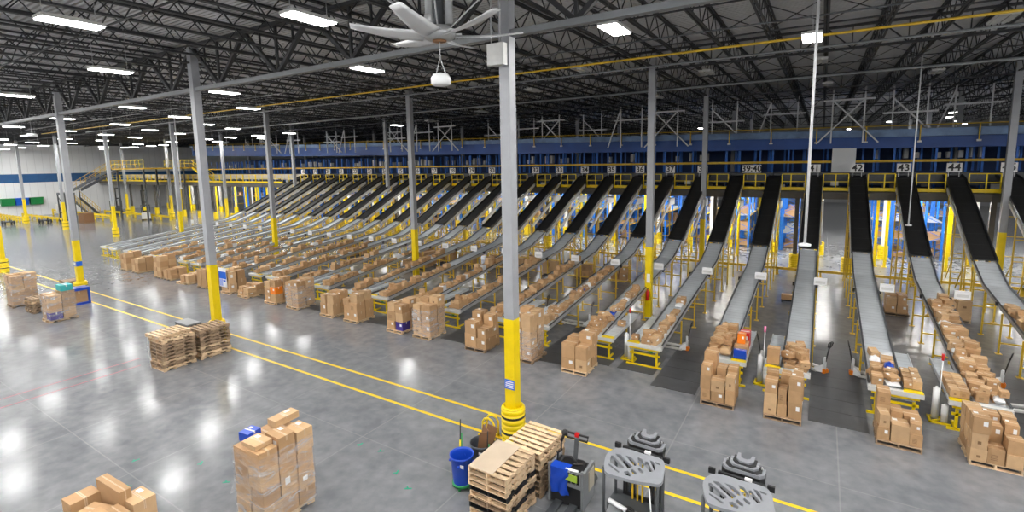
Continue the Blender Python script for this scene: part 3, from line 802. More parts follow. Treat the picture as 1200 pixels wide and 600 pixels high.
def carton(x,y,z,w,d,h,label,group,rz=0,v=None,me=None,tilt=(0,0)):
    global n_carton
    n_carton+=1
    o=link('cardboard_box',me or CMH[R.randrange(6) if v is None else v],None,(x,y,z),rz); o.scale=(w,d,h)
    o.rotation_euler[0],o.rotation_euler[1]=tilt
    tag(o,label,'box',group); return o
def load(where,x0,y0,x1,y1,front,back,seed,kind='wooden',stuff=False,mid=None,layer=.36,pal=True,special=None,film=0):
    """cartons stacked on a pallet; front / back: column heights from left to right"""
    global R
    r=random.Random(seed); rows=[front]+([mid] if mid else [])+[back]
    cx,cy=(x0+x1)/2,(y0+y1)/2
    if stuff: pallet_simple(far_p,cx,cy)
    elif pal: pallet(cx,cy,0,'wooden pallet under the cartons %s'%where,PA if r.random()<.6 else PB,r.uniform(-.02,.02),'pallets under cartons')
    z0=.142; ny=len(rows)
    rn=['front','middle','back'] if ny==3 else ['front','back']
    for j,row in enumerate(rows):
        nx=len(row); cuts=[0]+sorted([(i+1)/nx+r.uniform(-.05,.05) for i in range(nx-1)])+[1]
        ya=y0+(y1-y0)*j/ny; yb=y0+(y1-y0)*(j+1)/ny
        for i,Hh in enumerate(row):
            if Hh<.05: continue
            xa=x0+(x1-x0)*cuts[i]; xb=x0+(x1-x0)*cuts[i+1]
            k=max(1,round(Hh/layer)); hs=[r.uniform(.8,1.25) for _ in range(k)]; s=sum(hs); z=z0
            cn='left' if i==0 else 'right' if i==nx-1 else 'centre'
            for q in range(k):
                h=hs[q]/s*Hh; w=(xb-xa)*r.uniform(.86,.985); d=(yb-ya)*r.uniform(.88,.99)
                ox=(xa+xb)/2+r.uniform(-.01,.01); oy=(ya+yb)/2+r.uniform(-.015,.015); rz=r.uniform(-.03,.03)
                if r.random()<.3 and q==k-1 and Hh<1.6: w*=.86; d*=.9; rz+=r.uniform(-.12,.12)
                if stuff: far_box(ox,oy,z,w,d,h,rz,r.choice((0,0,1)))
                else:
                    lay='single' if k==1 else 'bottom' if q==0 else 'topmost' if q==k-1 else nth(q+1)+' from bottom'
                    me=None; colr='brown'
                    if special and (j,i,q) in special:
                        me,colr=special[(j,i,q)]
                    carton(ox,oy,z,w,d,h,'%s carton, %s, in the %s %s column, load %s'%(colr,lay,rn[j],cn,where),'cartons of the load '+where,rz,me=me)
                z+=h+.001
    if film and not stuff:
        ht=max(max(rw) for rw in rows)*film+z0; e=.03; n=10
        b=MB(); cr=.08
        pts=[]
        for (ax,ay,a0) in ((x1+e-cr,y0-e+cr,-PI/2),(x1+e-cr,y1+e-cr,0),(x0-e+cr,y1+e-cr,PI/2),(x0-e+cr,y0-e+cr,PI)):
            for q in range(4): a=a0+q*PI/6; pts.append((ax+cr*math.cos(a)-cx,ay+cr*math.sin(a)-cy))
        N_=len(pts); lv=12; vs=[]
        for l in range(lv+1):
            for (px,py) in pts:
                sc=1+r.uniform(-.012,.006); vs.append((px*sc,py*sc,.1+(ht-.1)*l/lv))
        b.add(vs,[(l*N_+k,l*N_+(k+1)%N_,(l+1)*N_+(k+1)%N_,(l+1)*N_+k) for l in range(lv) for k in range(N_)],0,True)
        tag(b.build('stretch_film',M['film'],None,(cx,cy,0)),'clear stretch film wrapped around the load '+where,'stretch film')
far_p=MB()
blue_c=(special_mesh(M['bluep'],2),'blue and white'); red_c=(special_mesh(M['red'],1),'red and white'); or_c=(special_mesh(M['orange'],1),'orange and white')
teal_c=(special_mesh(M['teal'],2),'teal and white'); pur_c=(special_mesh(M['purple'],1),'dark purple'); pk_c=(special_mesh(M['card'],1),'brown pink-labelled'); wh_c=(special_mesh(M['white'],1),'white')

# tall film-wrapped load near the camera
W1='wrapped tallest near the camera'
load(W1,-11.0,5.5,-9.9,6.8,[1.62,1.72],[1.66,1.78],11,mid=[1.72,1.85],layer=.42,film=.88)
z=1.78
carton(-10.86,5.86,1.80,.30,.34,.20,'blue and white carton lying on the top left corner of the tall wrapped load','cartons on top of the tall wrapped load',.15,me=blue_c[0])
carton(-10.35,5.72,1.88,.50,.40,.10,'flat brown carton on the front of the tall wrapped load top','cartons on top of the tall wrapped load',.03,v=2)
carton(-10.62,6.55,1.96,.30,.62,.16,'long brown carton lying highest on the tall wrapped load','cartons on top of the tall wrapped load',.02,v=2)
t=thing('loose_film','crumpled loose end of stretch film trailing left of the tall wrapped load','stretch film',(-11.2,5.75,.95))
b=MB(); vs=[]; rr=random.Random(4)
for i in range(9):
    for k in range(9): vs.append((-.30*i/8+rr.uniform(-.03,.03),(k-4)*.035+rr.uniform(-.05,.05),-.05*i+ (k-4)*.07+rr.uniform(-.05,.05)))
b.add(vs,[(i*9+k,i*9+k+1,(i+1)*9+k+1,(i+1)*9+k) for i in range(8) for k in range(8)],0,True); b.build('film_tail',M['film'],t)

# cropped load in the lower left corner
W2='in the lower left corner'
pallet(-11.75,3.35,0,'wooden pallet under the cartons '+W2,PB,.0,'pallets under cartons')
for (x,y,z,w,d,h,rz,lb) in ((-12.1,3.0,.142,.55,.6,.62,0,'left front, bottom one'),(-11.4,3.0,.142,.75,.55,.60,0,'right front, bottom one'),(-12.1,3.65,.142,.6,.6,.60,0,'left back, bottom one'),(-11.4,3.65,.142,.7,.6,.62,.02,'right back, bottom one'),
    (-12.55,3.25,.765,.40,.5,.62,.05,'low, front left, second layer'),(-12.0,3.62,.765,1.0,.20,.86,.05,'tall and narrow, standing back left'),(-11.45,3.82,.765,.55,.40,.66,.05,'pale with white label, back right'),
    (-11.3,3.45,.765,.62,.22,.60,.04,'low and narrow, right of centre'),(-11.25,3.12,.765,.85,.36,.68,.05,'wide with printed lines, front right'),(-11.9,3.25,.765,.5,.35,.55,.3,'tilted, in the centre')):
    carton(x,y,z,w,d,h,'brown carton, %s, in the load %s'%(lb,W2) ,'cartons of the load '+W2,rz,v=2 if 'label' in lb else 4 if 'printed' in lb else 0)

def lane_load(n,x0,w,front,back,seed,**k):
    d=k.pop('d',1.1)
    extra=k.pop('where',''); load('before slide %s%s'%(NW(n),extra),x0,16.42,x0+w,16.42+d,front,back,seed,**k)
lane_load(43,3.62,1.03,[1.18,.42,.72],[1.10,.98,1.0],21,d=1.25,mid=[1.12,.85,.95],layer=.38)
lane_load(42,1.66,1.03,[.72,.50,.62],[1.16,.66,.58],22,layer=.38)
lane_load(41,-1.20,1.06,[1.02,.85,1.26],[1.12,1.1,1.24],23,layer=.40)
lane_load(40,-3.06,1.05,[1.18,.7,.90],[1.42,.95,.98],24,layer=.42)
lane_load(38,-8.16,1.08,[.98,.92],[1.05,1.30],25,layer=.5,special={(0,0,0):pk_c})
lane_load(37,-10.32,.85,[1.75,1.80],[1.92,1.85],26,layer=.42,film=.6)
lane_load(36,-12.8,1.14,[1.10,.86],[1.40,1.32],27,layer=.48)
lane_load(35,-15.82,1.08,[1.42,1.45],[1.62,1.75],28,layer=.45,film=.7)
lane_load(34,-17.5,1.05,[1.28,1.22],[1.2,1.4],29,layer=.42,special={(0,1,0):pur_c})
lane_load(33,-20.62,1.05,[1.05,1.32],[1.25,1.38],30,layer=.4)
lane_load(32,-22.52,1.08,[1.02,1.05],[1.08,1.16],31,layer=.42)
lane_load(31,-25.52,1.15,[1.38,1.45],[1.35,1.5],32,layer=.5,film=.8)
lane_load(30,-27.6,1.1,[1.15,1.3],[1.2,1.36],33,layer=.45,special={(0,1,1):or_c})
lane_load(29,-30.45,1.15,[.5,.48],[.6,.62],34,layer=.3)
lane_load(28,-32.3,1.0,[1.3,1.25],[1.4,1.3],35,layer=.6)
W3='wrapped beside the blue crate'
load(W3,-35.1,8.5,-33.95,9.65,[1.32,1.30],[1.4,1.45],36,film=.98,layer=.42,special={(0,1,0):pur_c})
W4='wrapped, farthest left'
load(W4,-40.9,8.45,-39.75,9.6,[1.75,1.7],[1.75,1.8],37,film=1.0,layer=.4)
carton(-34.2,9.3,1.61,.7,.5,.3,'teal and white carton on top of the film-wrapped load beside the blue crate','cartons on top of the wrapped load',0,me=teal_c[0])
# big printed blue and white sheet around the load of slide 28
t=thing('printed_sleeve','blue and white printed sleeve around the carton load of slide twenty-eight','sleeve',(-31.95,16.97,.45))
b=MB(); b.box(-.40,.40,-.60,-.585,0,.52,1); b.box(-.40,.40,-.60,-.585,.52,.98,0); b.box(-.40,.40,-.60,-.585,.98,1.22,1)
for s in (-1,1): b.box(s*.40-.008,s*.40+.008,-.585,-.565,0,1.22,1)
for q in range(4): b.box(-.36+q*.10,-.31+q*.10,-.605,-.60,.05,.50,0)
b.box(.06,.34,-.605,-.60,.34,.46,0)
b.build('sheet',[M['blue2'],M['paper']],t)
# far loads as a mass
for n,x0,h,s in ((27,-35.3,1.2,41),(25,-40.1,.65,42),(24,-41.5,1.5,43),(23,-45.2,1.0,44),(22,-47.2,1.25,45),(26,-37.6,.5,46)):
    lane_load(n,x0,1.15,[h*.9,h],[h,h*1.05],s,stuff=True)
# loads waiting in the gaps behind the slides
for n,y in ((43,31.2),(44,31.4),(36,31.),(37,31.5),(35,31),(34,31.6),(33,31),(32,30.8),(31,31.2),(30,31.)):
    near=n in (43,44,36,37)
    if near: load('far behind, beside slide %s'%NW(n),LX(n)-1.55+(.2 if n==43 else 0),y-.5,LX(n)-.45,y+.6,[.75,.9],[.8,.85],50+n,layer=.42)
    else: load('',LX(n)-1.6,y-.5,LX(n)-.5,y+.6,[.75,.9],[.8,.85],50+n,stuff=True)
for k in range(6):
    x=-45+R.uniform(0,14)+k*.9; load('',x,26+R.uniform(0,4),x+.9,27+R.uniform(3,4.5),[.7,.6],[.9,.7],90+k,stuff=True) if k%2 else None
tag(far_p.build('far_pallets',M['wood']),'wooden pallets under the far carton loads','pallet',kind='stuff')
t=pallet(-37.4,16.9,0,'empty wooden pallet lying flat on the floor near slide twenty-six',PA,.1)

# ------------------------------------------------------------------ parcels on the slides
def bag_mesh(m):
    b=MB(); n=8; vs=[]
    for i in range(n+1):
        for k in range(n+1):
            u=i/n*2-1; v=k/n*2-1; h=(1-u**4)*(1-v**4)
            vs.append((u*.5,v*.5,.5+.5*h*(.8+.2*math.sin(7*u+3*v))))
    for i in range(n+1):
        for k in range(n+1):
            u=i/n*2-1; v=k/n*2-1; vs.append((u*.5,v*.5,.5-.5*(1-u**4)*(1-v**4)*.9))
    f=[(i*(n+1)+k,(i+1)*(n+1)+k,(i+1)*(n+1)+k+1,i*(n+1)+k+1) for i in range(n) for k in range(n)]
    o=(n+1)**2; f+=[tuple(o+q for q in reversed(x)) for x in f]
    return b.add(vs,f,0,True).mesh('mailer',m)
BAGS=[(bag_mesh(M['white']),'white padded mailer bag'),(bag_mesh(M['bluep']),'blue mailer bag'),(bag_mesh(M['card2']),'brown padded mailer bag')]
n_par=0
def parcel(n,i,x,y,z,w,d,h,rz,tilt,me=None,what=None,z_on=0):
    global n_par
    n_par+=1
    o=link('parcel',me or CMH[R.randrange(6)],None,(x,y,z),rz); o.scale=(w,d,h); o.rotation_euler[0]=tilt
    return tag(o,'%s on slide %s, %s up from its lower end%s'%(what or 'brown parcel',NW(n),nth(i),', upper layer' if z_on else ''),'parcel','parcels on slide %d'%n)
def fill_lane(n,y1,dens=1.,indiv=True,seed=0,width=.72,xoff=0,maxh=.32,strip_=None):
    r=random.Random(100+n+seed); i=0
    y=YE+.25; x0=LX(n)+xoff
    sides=[(-.18,.36),(.18,.36)] if n in (40,41,42,43,44) else [(-.2,.3),(.08,.5)]
    for xo,ww in sides:
        y=YE+.22+r.uniform(0,.1)
        lim=y1 if (xo>0 or n>39) else YE+1.7
        while y<lim+r.uniform(-.5,.3):
            big=r.random(); d=r.uniform(.22,.48); w=r.uniform(.24,.40); h=r.uniform(.10,maxh)
            if r.random()<dens and not any(abs(x0+xo-(X0-DX*q))<.75 and abs(y-(Y0+DY))<.6 for q in range(5)):
                i+=1; x=x0+xo+r.uniform(-.03,.03); z=zs(y)+.012; rz=r.uniform(-.5,.5) if r.random()<.5 else r.uniform(-.1,.1)
                me=what=None; q=r.random()
                if q<.07: me,what=BAGS[0]
                elif q<.09: me,what=BAGS[1]
                elif q<.16: me,what=BAGS[2]
                elif q<.175: me,what=(wh_c[0],'white parcel')
                if indiv: parcel(n,i,x,y,z,w,d,h,rz,.12 if y<29.8 else .33,me,what)
                else: far_box(x,y,z,w,d,h,rz,2 if q<.06 else r.choice((0,0,1)))
                if r.random()<.35 and y<y1-1.0:
                    h2=r.uniform(.08,.2); i+=indiv*1
                    if indiv: parcel(n,i,x+r.uniform(-.05,.1),y+r.uniform(-.1,.1),z+h+.005,w*.8,d*.8,h2,r.uniform(-.6,.6),.12,None,None,1)
                    else: far_box(x,y,z+h,w*.8,d*.8,h2,r.uniform(-.6,.6),r.choice((0,1)))
            y+=d*.92
fill_lane(43,27.0,.95); fill_lane(42,20.6,.95); fill_lane(41,20.4,.95,maxh=.25); fill_lane(40,21.2,.95); fill_lane(39,23.2,.9); fill_lane(38,25.8,.95); fill_lane(37,27.0,.95); fill_lane(36,28.2,.92,indiv=False)
fill_lane(44,27.0,.95,indiv=False)
fill_lane(35,27.5,.95,indiv=False)
ends={34:27.5,33:24.5,32:26.5,31:26.0,30:25,29:26,28:26.5,27:26,26:25,25:26,24:25,23:23.5,22:22}
for n,y1 in ends.items(): fill_lane(n,y1,.85,indiv=False)
# things on the pack strips
def strip_box(n,dx,dy,w,d,h,label,me=None,v=None,dz=0,rz=0):
    sd=1 if n%2==0 else -1
    o=link('parcel',me or CMH[R.randrange(6) if v is None else v],None,(LX(n)+sd*.68+dx,YE+dy,zs(YE+.3)+.03+dz+dy*.02),rz); o.scale=(w,d,h)
    tag(o,label,'parcel','parcels on the pack strip of slide %d'%n)
for i in range(6): strip_box(42,(-.1,.12)[i%2],.35+.42*(i//2),.22,.38,.2+.05*(i%2),'brown parcel on the side strip of slide forty-two, %s from its end'%nth(i+1),rz=R.uniform(-.05,.05))
for i in range(6): strip_box(43,(-.11,.12)[i%2],.35+.5*(i//2),.22,.46,.22,'brown parcel on the side strip of slide forty-three, %s from its end'%nth(i+1),rz=R.uniform(-.05,.05))
strip_box(41,0,.35,.38,.34,.55,'tall brown carton standing on the side strip of slide forty-one',v=0)
strip_box(41,.05,1.3,.3,.3,.12,'grey printed parcel on the side strip of slide forty-one',me=wh_c[0])
strip_box(40,.02,.22,.40,.22,.30,'blue and white box at the end of slide forty',me=blue_c[0])
strip_box(40,0,.8,.42,.7,.34,'long brown carton under the orange box on slide forty',v=0)
strip_box(40,-.02,.85,.26,.3,.35,'orange and white box standing on the carton of slide forty',me=or_c[0],dz=.35)
strip_box(40,.02,1.55,.34,.5,.55,'red and white box behind the orange box on slide forty',me=red_c[0])
strip_box(39,.0,.25,.26,.22,.20,'small brown parcel on the white side strip of slide thirty-nine',v=1)
strip_box(38,.05,1.5,.3,.25,.2,'brown parcel lying on the white side strip of slide thirty-eight',v=1)
# heaps on the end tables, wide piles right at slides thirty-eight and 40
for n in (38,40,41):
    r=random.Random(n*3)
    for i in range(9):
        o=link('parcel',CMH[r.randrange(6)],None,(LX(n)+r.uniform(-.3,.3),YE+.3+r.uniform(0,1.2),zs(YE+.6)+r.uniform(.22,.36)),r.uniform(-1,1)); o.scale=(r.uniform(.22,.4),r.uniform(.2,.34),r.uniform(.1,.24)); o.rotation_euler[0]=r.uniform(-.15,.25); o.rotation_euler[1]=r.uniform(-.2,.2)
        tag(o,'brown parcel heaped at the low end of slide %s, %s of the pile'%(NW(n),nth(i+1)),'parcel','parcels heaped at the end of slide %d'%n)
tag(far.build('far_cartons',[M['card'],M['card2'],M['paper']]),'brown cartons and parcels on the far slides and far pallets','box',kind='stuff')
t=thing('box_dolly','small brown box on a black dolly on the bare floor left of slide forty-one','dolly',(-1.3,30.9,0))
b=MB().box(-.3,.3,-.22,.22,.1,.18)
for a in (-.25,.25):
    for c in (-.18,.18): b.tube([(a-.02,c,.05),(a+.02,c,.05)],.05,10)
b.build('dolly_frame',M['black'],t)
carton(-1.3,30.9,.185,.58,.42,.26,'brown box carried by the black dolly left of slide forty-one','box on the dolly',v=0)

# ------------------------------------------------------------------ hand pallet jacks
def jack():
    t=thing('hand_pallet_jack','j','pallet jack')
    for s in (-.2,.2):
        b=MB(); b.box(-1.35,-.12,s-.075,s+.075,.05,.11); b.box(-1.42,-1.35,s-.05,s+.05,.055,.09); b.tube([(-1.2,s-.04,.04),(-1.2,s+.04,.04)],.04,10); b.build('fork',M['lgrey'],t)
    b=MB(); b.hexa([(-.22,-.27,.05),(.02,-.12,.05),(.02,.12,.05),(-.22,.27,.05),(-.20,-.25,.20),(.0,-.08,.34),(.0,.08,.34),(-.20,.25,.20)]); b.lathe([(.05,0),(.05,.5),(.03,.52)],10,(.03,0,.1)); b.build('pump_body',M['white'],t)
    b=MB()
    for s in (-.07,.07): b.tube([(.05,s-.03,.09),(.05,s+.03,.09)],.09,14)
    b.build('steer_wheel',M['orange'],t)
    b=MB(); b.bar((.06,0,.45),(.16,0,1.0),.035); b.build('tiller',M['black'],t)
    b=MB(); b.tube([(.16,0,1.0),(.18,-.11,1.08),(.21,-.13,1.22),(.23,0,1.28),(.21,.13,1.22),(.18,.11,1.08),(.16,0,1.0)],.02,8); b.bar((.17,0,1.0),(.22,0,1.24),.025); b.build('handle',M['black'],t)
    return freeze(t)
J=jack()
for i,(x,y,rz,lb) in enumerate(((-9.25,21.7,0,'between slides thirty-seven and thirty-eight'),(-4.5,20.9,0,'just right of the end of slide thirty-nine'),(.42,21.1,-.6,'just right of the end of slide forty-one'),(1.35,21.4,PI,'just left of the end of slide forty-two'),(5.6,22.7,-.3,'just right of slide forty-three'),(6.05,20.9,.2,'at the right edge of the photo'),(-11.7,21.8,0,'between slides thirty-six and thirty-seven'),(-1.6,20.7,PI+.1,'with its forks beside slide forty'))):
    lab='white hand pallet jack with orange wheels standing '+lb
    if i==0: J.location=(x,y,0); J['label']=lab; J['group']='hand pallet jacks beside the slides'
    else: dup(J,(x,y,0),rz,lab,'hand pallet jacks beside the slides')
# stretch wrap rolls on yellow stands
def wrap_stand(x,y,lb,flag):
    t=thing('wrap_roll_stand','yellow stand with two white stretch film rolls '+lb,'stand',(x,y,0),0,'stands with film rolls')
    b=MB(); b.box(-.28,.22,-.24,-.19,0,.05); b.box(-.28,-.22,-.24,.26,0,.05); b.box(-.28,.2,.2,.26,0,.05); b.bar((-.25,-.2,.03),(.2,.22,.03),.05); b.build('base_frame',M['yellow'],t)
    MB().lathe([(.03,0),(.085,0),(.085,.52),(.03,.52),(.03,.56)],16,(.08,-.1,.05)).build('film_roll',M['white'],t)
    MB().lathe([(.03,0),(.085,0),(.085,.95),(.03,.95),(.03,1.0)],16,(-.12,.08,.05)).build('film_roll',M['white'],t)
    MB().tube([(-.02,.18,.03),(-.02,.18,2.0 if flag else 1.2)],.015,8).build('pole',M['white'],t)
    if flag: MB().tube([(-.02,.18,1.85),(-.02,.18,2.05)],.035,8).build('pole_tip',M['pink'] if flag==2 else M['red'],t)
wrap_stand(-6.3,18.85,'left of the end of slide thirty-nine',1); wrap_stand(-1.42,19.0,'left of the end of slide forty-one',2); wrap_stand(3.4,18.8,'between the ends of slides forty-two and forty-three',1)

# ------------------------------------------------------------------ bins and brooms by the nearest column
t=thing('round_bin','blue round waste bin on a green wheeled base beside the pallet stack','bin',(-7.22,9.02,0))
b=MB(); b.lathe([(.225,.12),(.275,.80),(.30,.82),(.305,.87),(.285,.87),(.265,.82),(.215,.16)],28,closed=False); b.lathe([(.0,.16),(.216,.161)],28,closed=False); b.build('body',M['bluep'],t)
b=MB()
for a in range(4):
    an=a*PI/2+.4; c=Vector((math.cos(an)*.285,math.sin(an)*.285,.68)); b.cbox(c,(.07,.07,.04))
b.build('handle',M['bluep'],t)
b=MB(); b.lathe([(.05,.08),(.25,.08),(.26,.15),(.2,.15)],20); b.build('wheeled_base',M['green'],t)
b=MB()
for a in range(5): an=a*2*PI/5; x_,y_=math.cos(an)*.22,math.sin(an)*.22; b.tube([(x_-.015,y_,.04),(x_+.015,y_,.04)],.04,10); b.box(x_-.02,x_+.02,y_-.02,y_+.02,.05,.09)
b.build('caster',M['green'],t)
MB().box(.14,.24,-.255,-.245,.66,.74).build('label',M['paper'],t)
t=thing('round_bin','dark grey round bin holding folded brown paper behind the blue bin','bin',(-7.10,9.72,0))
b=MB(); b.lathe([(.24,.05),(.29,.78),(.32,.80),(.325,.86),(.305,.86),(.28,.80),(.23,.08)],28,closed=False); b.lathe([(0,.08),(.232,.081)],28,closed=False); b.build('body',M['greyp'],t)
b=MB()
for a in (PI*.95,-.05): b.tube([(math.cos(a-.2)*.31,math.sin(a-.2)*.31,.70),(math.cos(a)*.38,math.sin(a)*.38,.66),(math.cos(a+.2)*.31,math.sin(a+.2)*.31,.70)],.02,8)
b.build('handle',M['greyp'],t)
MB().box(.1,.2,-.30,-.292,.68,.75).build('label',M['paper'],t)
t=thing('paper_sacks','folded brown paper sheets sticking out of the dark grey bin','paper',(-7.06,9.76,.55))
b=MB()
for s,(a,c) in enumerate((((-.12,0,.0),(.02,.05,.62)),((.03,.02,.0),(.22,.06,.72)),((-.02,-.08,0),(.10,-.05,.55)))):
    a=Vector(a); c=Vector(c); u=Vector((.16,-.08+.1*s,.02)); th=Vector((.01,.02,0))
    b.hexa([a-u*.7,a+u*.7,a+u*.7+th,a-u*.7+th,c-u*.8+Vector((0,0,.08)),c+u*.9,c+u*.9+th,c-u*.8+th+Vector((0,0,.08))])
b.build('sheet',M['kraft'],t)
for x,y,lb,h in ((-7.62,9.42,'green and yellow broom handle standing behind the blue bin',1.45),(-6.78,9.44,'yellow and green broom handle leaning in front of the dark grey bin',1.35)):
    t=thing('broom',lb,'broom',(x,y,0))
    MB().tube([(0,0,.1),(.02,.03,h*.62)],.022,8).build('handle_sleeve',M['yellow'],t); MB().tube([(.02,.03,h*.62),(.03,.05,h)],.014,8).build('handle',M['black'],t)
    MB().tube([(.05,.02,.1),(.06,.05,h*.75)],.018,8).build('dustpan_handle',M['green'],t)
    MB().box(-.14,.14,-.03,.03,0,.12).build('brush',M['black'],t)
t=thing('hoop_barrier','yellow tubular hoop barrier left of the nearest column guard','barrier',(-7.85,11.15,0))
for q in (0,.22):
    MB().tube([(-.25,q,.02),(-.25,q,.45),(-.18,q,.56),(-.05,q,.6),(.08,q,.56),(.15,q,.45),(.15,q,.02)],.03,8).build('hoop',M['yellow'],t)
MB().tube([(-.25,0,.35),(-.25,.22,.35)],.025,8).build('tie',M['yellow'],t)
b=MB(); b.box(-.4,.2,-.05,.0,0,.04); b.box(-.4,.2,.2,.25,0,.04); b.build('foot',M['yellow'],t)

# ------------------------------------------------------------------ walkie pallet truck
t=thing('electric_pallet_truck','dark electric pallet truck with a blue cloth over its front and black forks','pallet truck',(-4.68,9.65,0),.03)
for s in (-.27,.10):
    b=MB(); b.box(s,s+.19,-1.15,.0,.06,.12); b.hexa([(s+.03,-1.3,.06),(s+.16,-1.3,.06),(s+.19,-1.15,.06),(s,-1.15,.06),(s+.03,-1.3,.08),(s+.16,-1.3,.08),(s+.19,-1.15,.12),(s,-1.15,.12)]); b.build('fork',M['charcoal'],t)
b=MB(); b.hexa([(-.40,.0,.06),(.40,.0,.06),(.40,.62,.06),(-.40,.62,.06),(-.40,.04,.60),(.40,.04,.60),(.40,.60,.60),(-.40,.60,.60)]); b.build('battery_case',M['black'],t)
b=MB(); 
for s in (-1,1): b.box(s*.41-.03,s*.41+.03,-.03,.66,.05,.92); b.box(s*.41-.03,s*.41+.03,-.03,.03,.9,1.0)
b.box(-.42,.42,-.04,.0,.56,.64)
for x in (.14,.26,.36): b.box(x-.012,x+.012,-.04,-.015,.64,.94)
b.box(-.42,.42,-.04,.0,.92,.96); b.build('frame',M['midgrey'],t)
b=MB(); b.box(-.38,.38,.02,.60,.60,.86); b.hexa([(-.3,.05,.86),(.3,.05,.86),(.3,.55,.86),(-.3,.55,.86),(-.24,.1,.95),(.24,.1,.95),(.24,.5,.95),(-.24,.5,.95)]); b.build('hood',M['black'],t)
b=MB(); b.hexa([(-.38,.66,.12),(.38,.66,.12),(.34,1.2,.12),(-.34,1.2,.12),(-.38,.66,.30),(.38,.66,.30),(.30,1.16,.26),(-.30,1.16,.26)]); b.box(.36,.42,.55,.75,.3,.8); b.build('platform',M['charcoal'],t)
MB().box(.40,.46,.30,.62,.35,.82).build('side_pad',M['beige'],t)
b=MB(); b.bar((.05,.45,.9),(.02,.62,1.38),.10,.07); b.build('tiller',M['charcoal'],t)
b=MB(); b.tube([(-.24,.62,1.36),(-.26,.66,1.46),(.30,.66,1.46),(.28,.62,1.36),(-.24,.62,1.36)],.028,8); b.build('handle',M['black'],t)
MB().cbox((.02,.64,1.46),(.10,.1,.08)).build('button_pod',M['red'],t)
b=MB(); b.tube([(-.30,.2,.9),(-.30,.22,1.15),(-.22,.24,1.2),(-.22,.25,1.45)],.022,8); b.tube([(-.22,.25,1.45),(-.16,.27,1.62)],.035,8); b.lathe([(.02,-.07),(.07,-.03),(.08,.03),(.03,.08)],12,(-.14,.27,1.66)); b.build('scanner_mount',M['black'],t)
b=MB(); b.tube([(-.22,.15,.92),(-.18,.3,1.05),(0,.34,1.06),(.15,.3,.98)],.025,8); b.tube([(.1,.2,.98),(.3,.3,.96)],.03,8); b.build('hose',M['black'],t)
b=MB(); b.tube([(.0,-.0,.93),(.3,.02,.93)],.05,12); b.build('tape_roll',M['white'],t)
b=MB(); b.box(.02,.3,-.065,-.045,.72,.88); b.build('cable_coil',mat('lime_cable',(.35,.5,.05),.5),t)
b=MB(); n=8; vs=[]
for i in range(n+1):
    for k in range(n+1):
        x=-.36+.44*i/n; z=.96-.62*k/n; y=-.07-.03*math.sin(i*1.5)*k/n-.02*math.sin(k*1.1+i); vs.append((x+.02*math.sin(k),y,z))
vs+= [(v[0],v[1]-.008,v[2]) for v in vs]; o=(n+1)**2
f=[(i*(n+1)+k,i*(n+1)+k+1,(i+1)*(n+1)+k+1,(i+1)*(n+1)+k) for i in range(n) for k in range(n)]
b.add(vs,f+[tuple(q+o for q in reversed(x)) for x in f],0,True); b.box(-.36,.08,-.08,.18,.955,.97)
tag(b.build('cloth',M['bluep'],None,(-4.68,9.65,0),.03),'bright blue cloth hanging over the front of the pallet truck','cloth')

# ------------------------------------------------------------------ stand-up reach trucks with slotted roof guards
GUARD=[(-0.434, -0.182), (-0.516, 0.023), (-0.562, 0.262), (-0.529, 0.423), (-0.441, 0.564), (-0.207, 0.629), (0.047, 0.626), (0.25, 0.674), (0.427, 0.628), (0.504, 0.522), (0.585, 0.203), (0.628, -0.027), (0.594, -0.14), (0.483, -0.18), (0.26, -0.264), (0.017, -0.305), (-0.21, -0.333), (-0.338, -0.319)]
SLOTS=[[(-0.415, 0.019), (-0.474, 0.226), (-0.437, 0.26), (-0.105, 0.004), (-0.161, -0.092)],
    [(-0.432, 0.329), (-0.326, 0.364), (0.023, 0.107), (-0.029, 0.003)],
    [(-0.241, 0.386), (-0.115, 0.386), (0.037, 0.273), (0.079, 0.173), (0.033, 0.153)],
    [(-0.011, 0.464), (0.084, 0.445), (0.194, 0.287), (0.204, 0.153), (0.085, 0.217)],
    [(0.163, 0.39), (0.204, 0.427), (0.397, 0.169), (0.342, 0.124), (0.202, 0.262)],
    [(0.218, 0.488), (0.301, 0.479), (0.372, 0.371), (0.423, 0.185)],
    [(-0.407, -0.038), (-0.13, -0.17), (-0.135, -0.222), (-0.388, -0.097)],
    [(-0.07, -0.132), (-0.012, -0.06), (0.103, -0.146), (0.095, -0.208), (-0.006, -0.206)],
    [(0.019, -0.016), (0.048, 0.042), (0.156, -0.035), (0.159, -0.1), (0.101, -0.099)],
    [(0.118, 0.097), (0.142, 0.148), (0.248, 0.073), (0.252, 0.003), (0.193, 0.008)],
    [(0.33, 0.498), (0.447, 0.48), (0.454, 0.424), (0.35, 0.438)]]
def guard_plate():
    # flat steel plate with a rounded outline and slots cut through it
    cu=bpy.data.curves.new('guard','CURVE'); cu.dimensions='2D'; cu.fill_mode='BOTH'; cu.extrude=.03; cu.bevel_depth=.002; cu.resolution_u=4
    for i,poly in enumerate([GUARD]+SLOTS):
        sp=cu.splines.new('BEZIER'); sp.bezier_points.add(len(poly)-1); sp.use_cyclic_u=True
        for bp,(x,y) in zip(sp.bezier_points,poly):
            bp.co=(x,y,0); bp.handle_left_type=bp.handle_right_type='AUTO' if i==0 else 'VECTOR'
    cu.materials.append(M['guardgrey'])
    tmp=bpy.data.objects.new('guard',cu); me=bpy.data.meshes.new_from_object(tmp); bpy.data.objects.remove(tmp); me.name='roof_guard'; return me
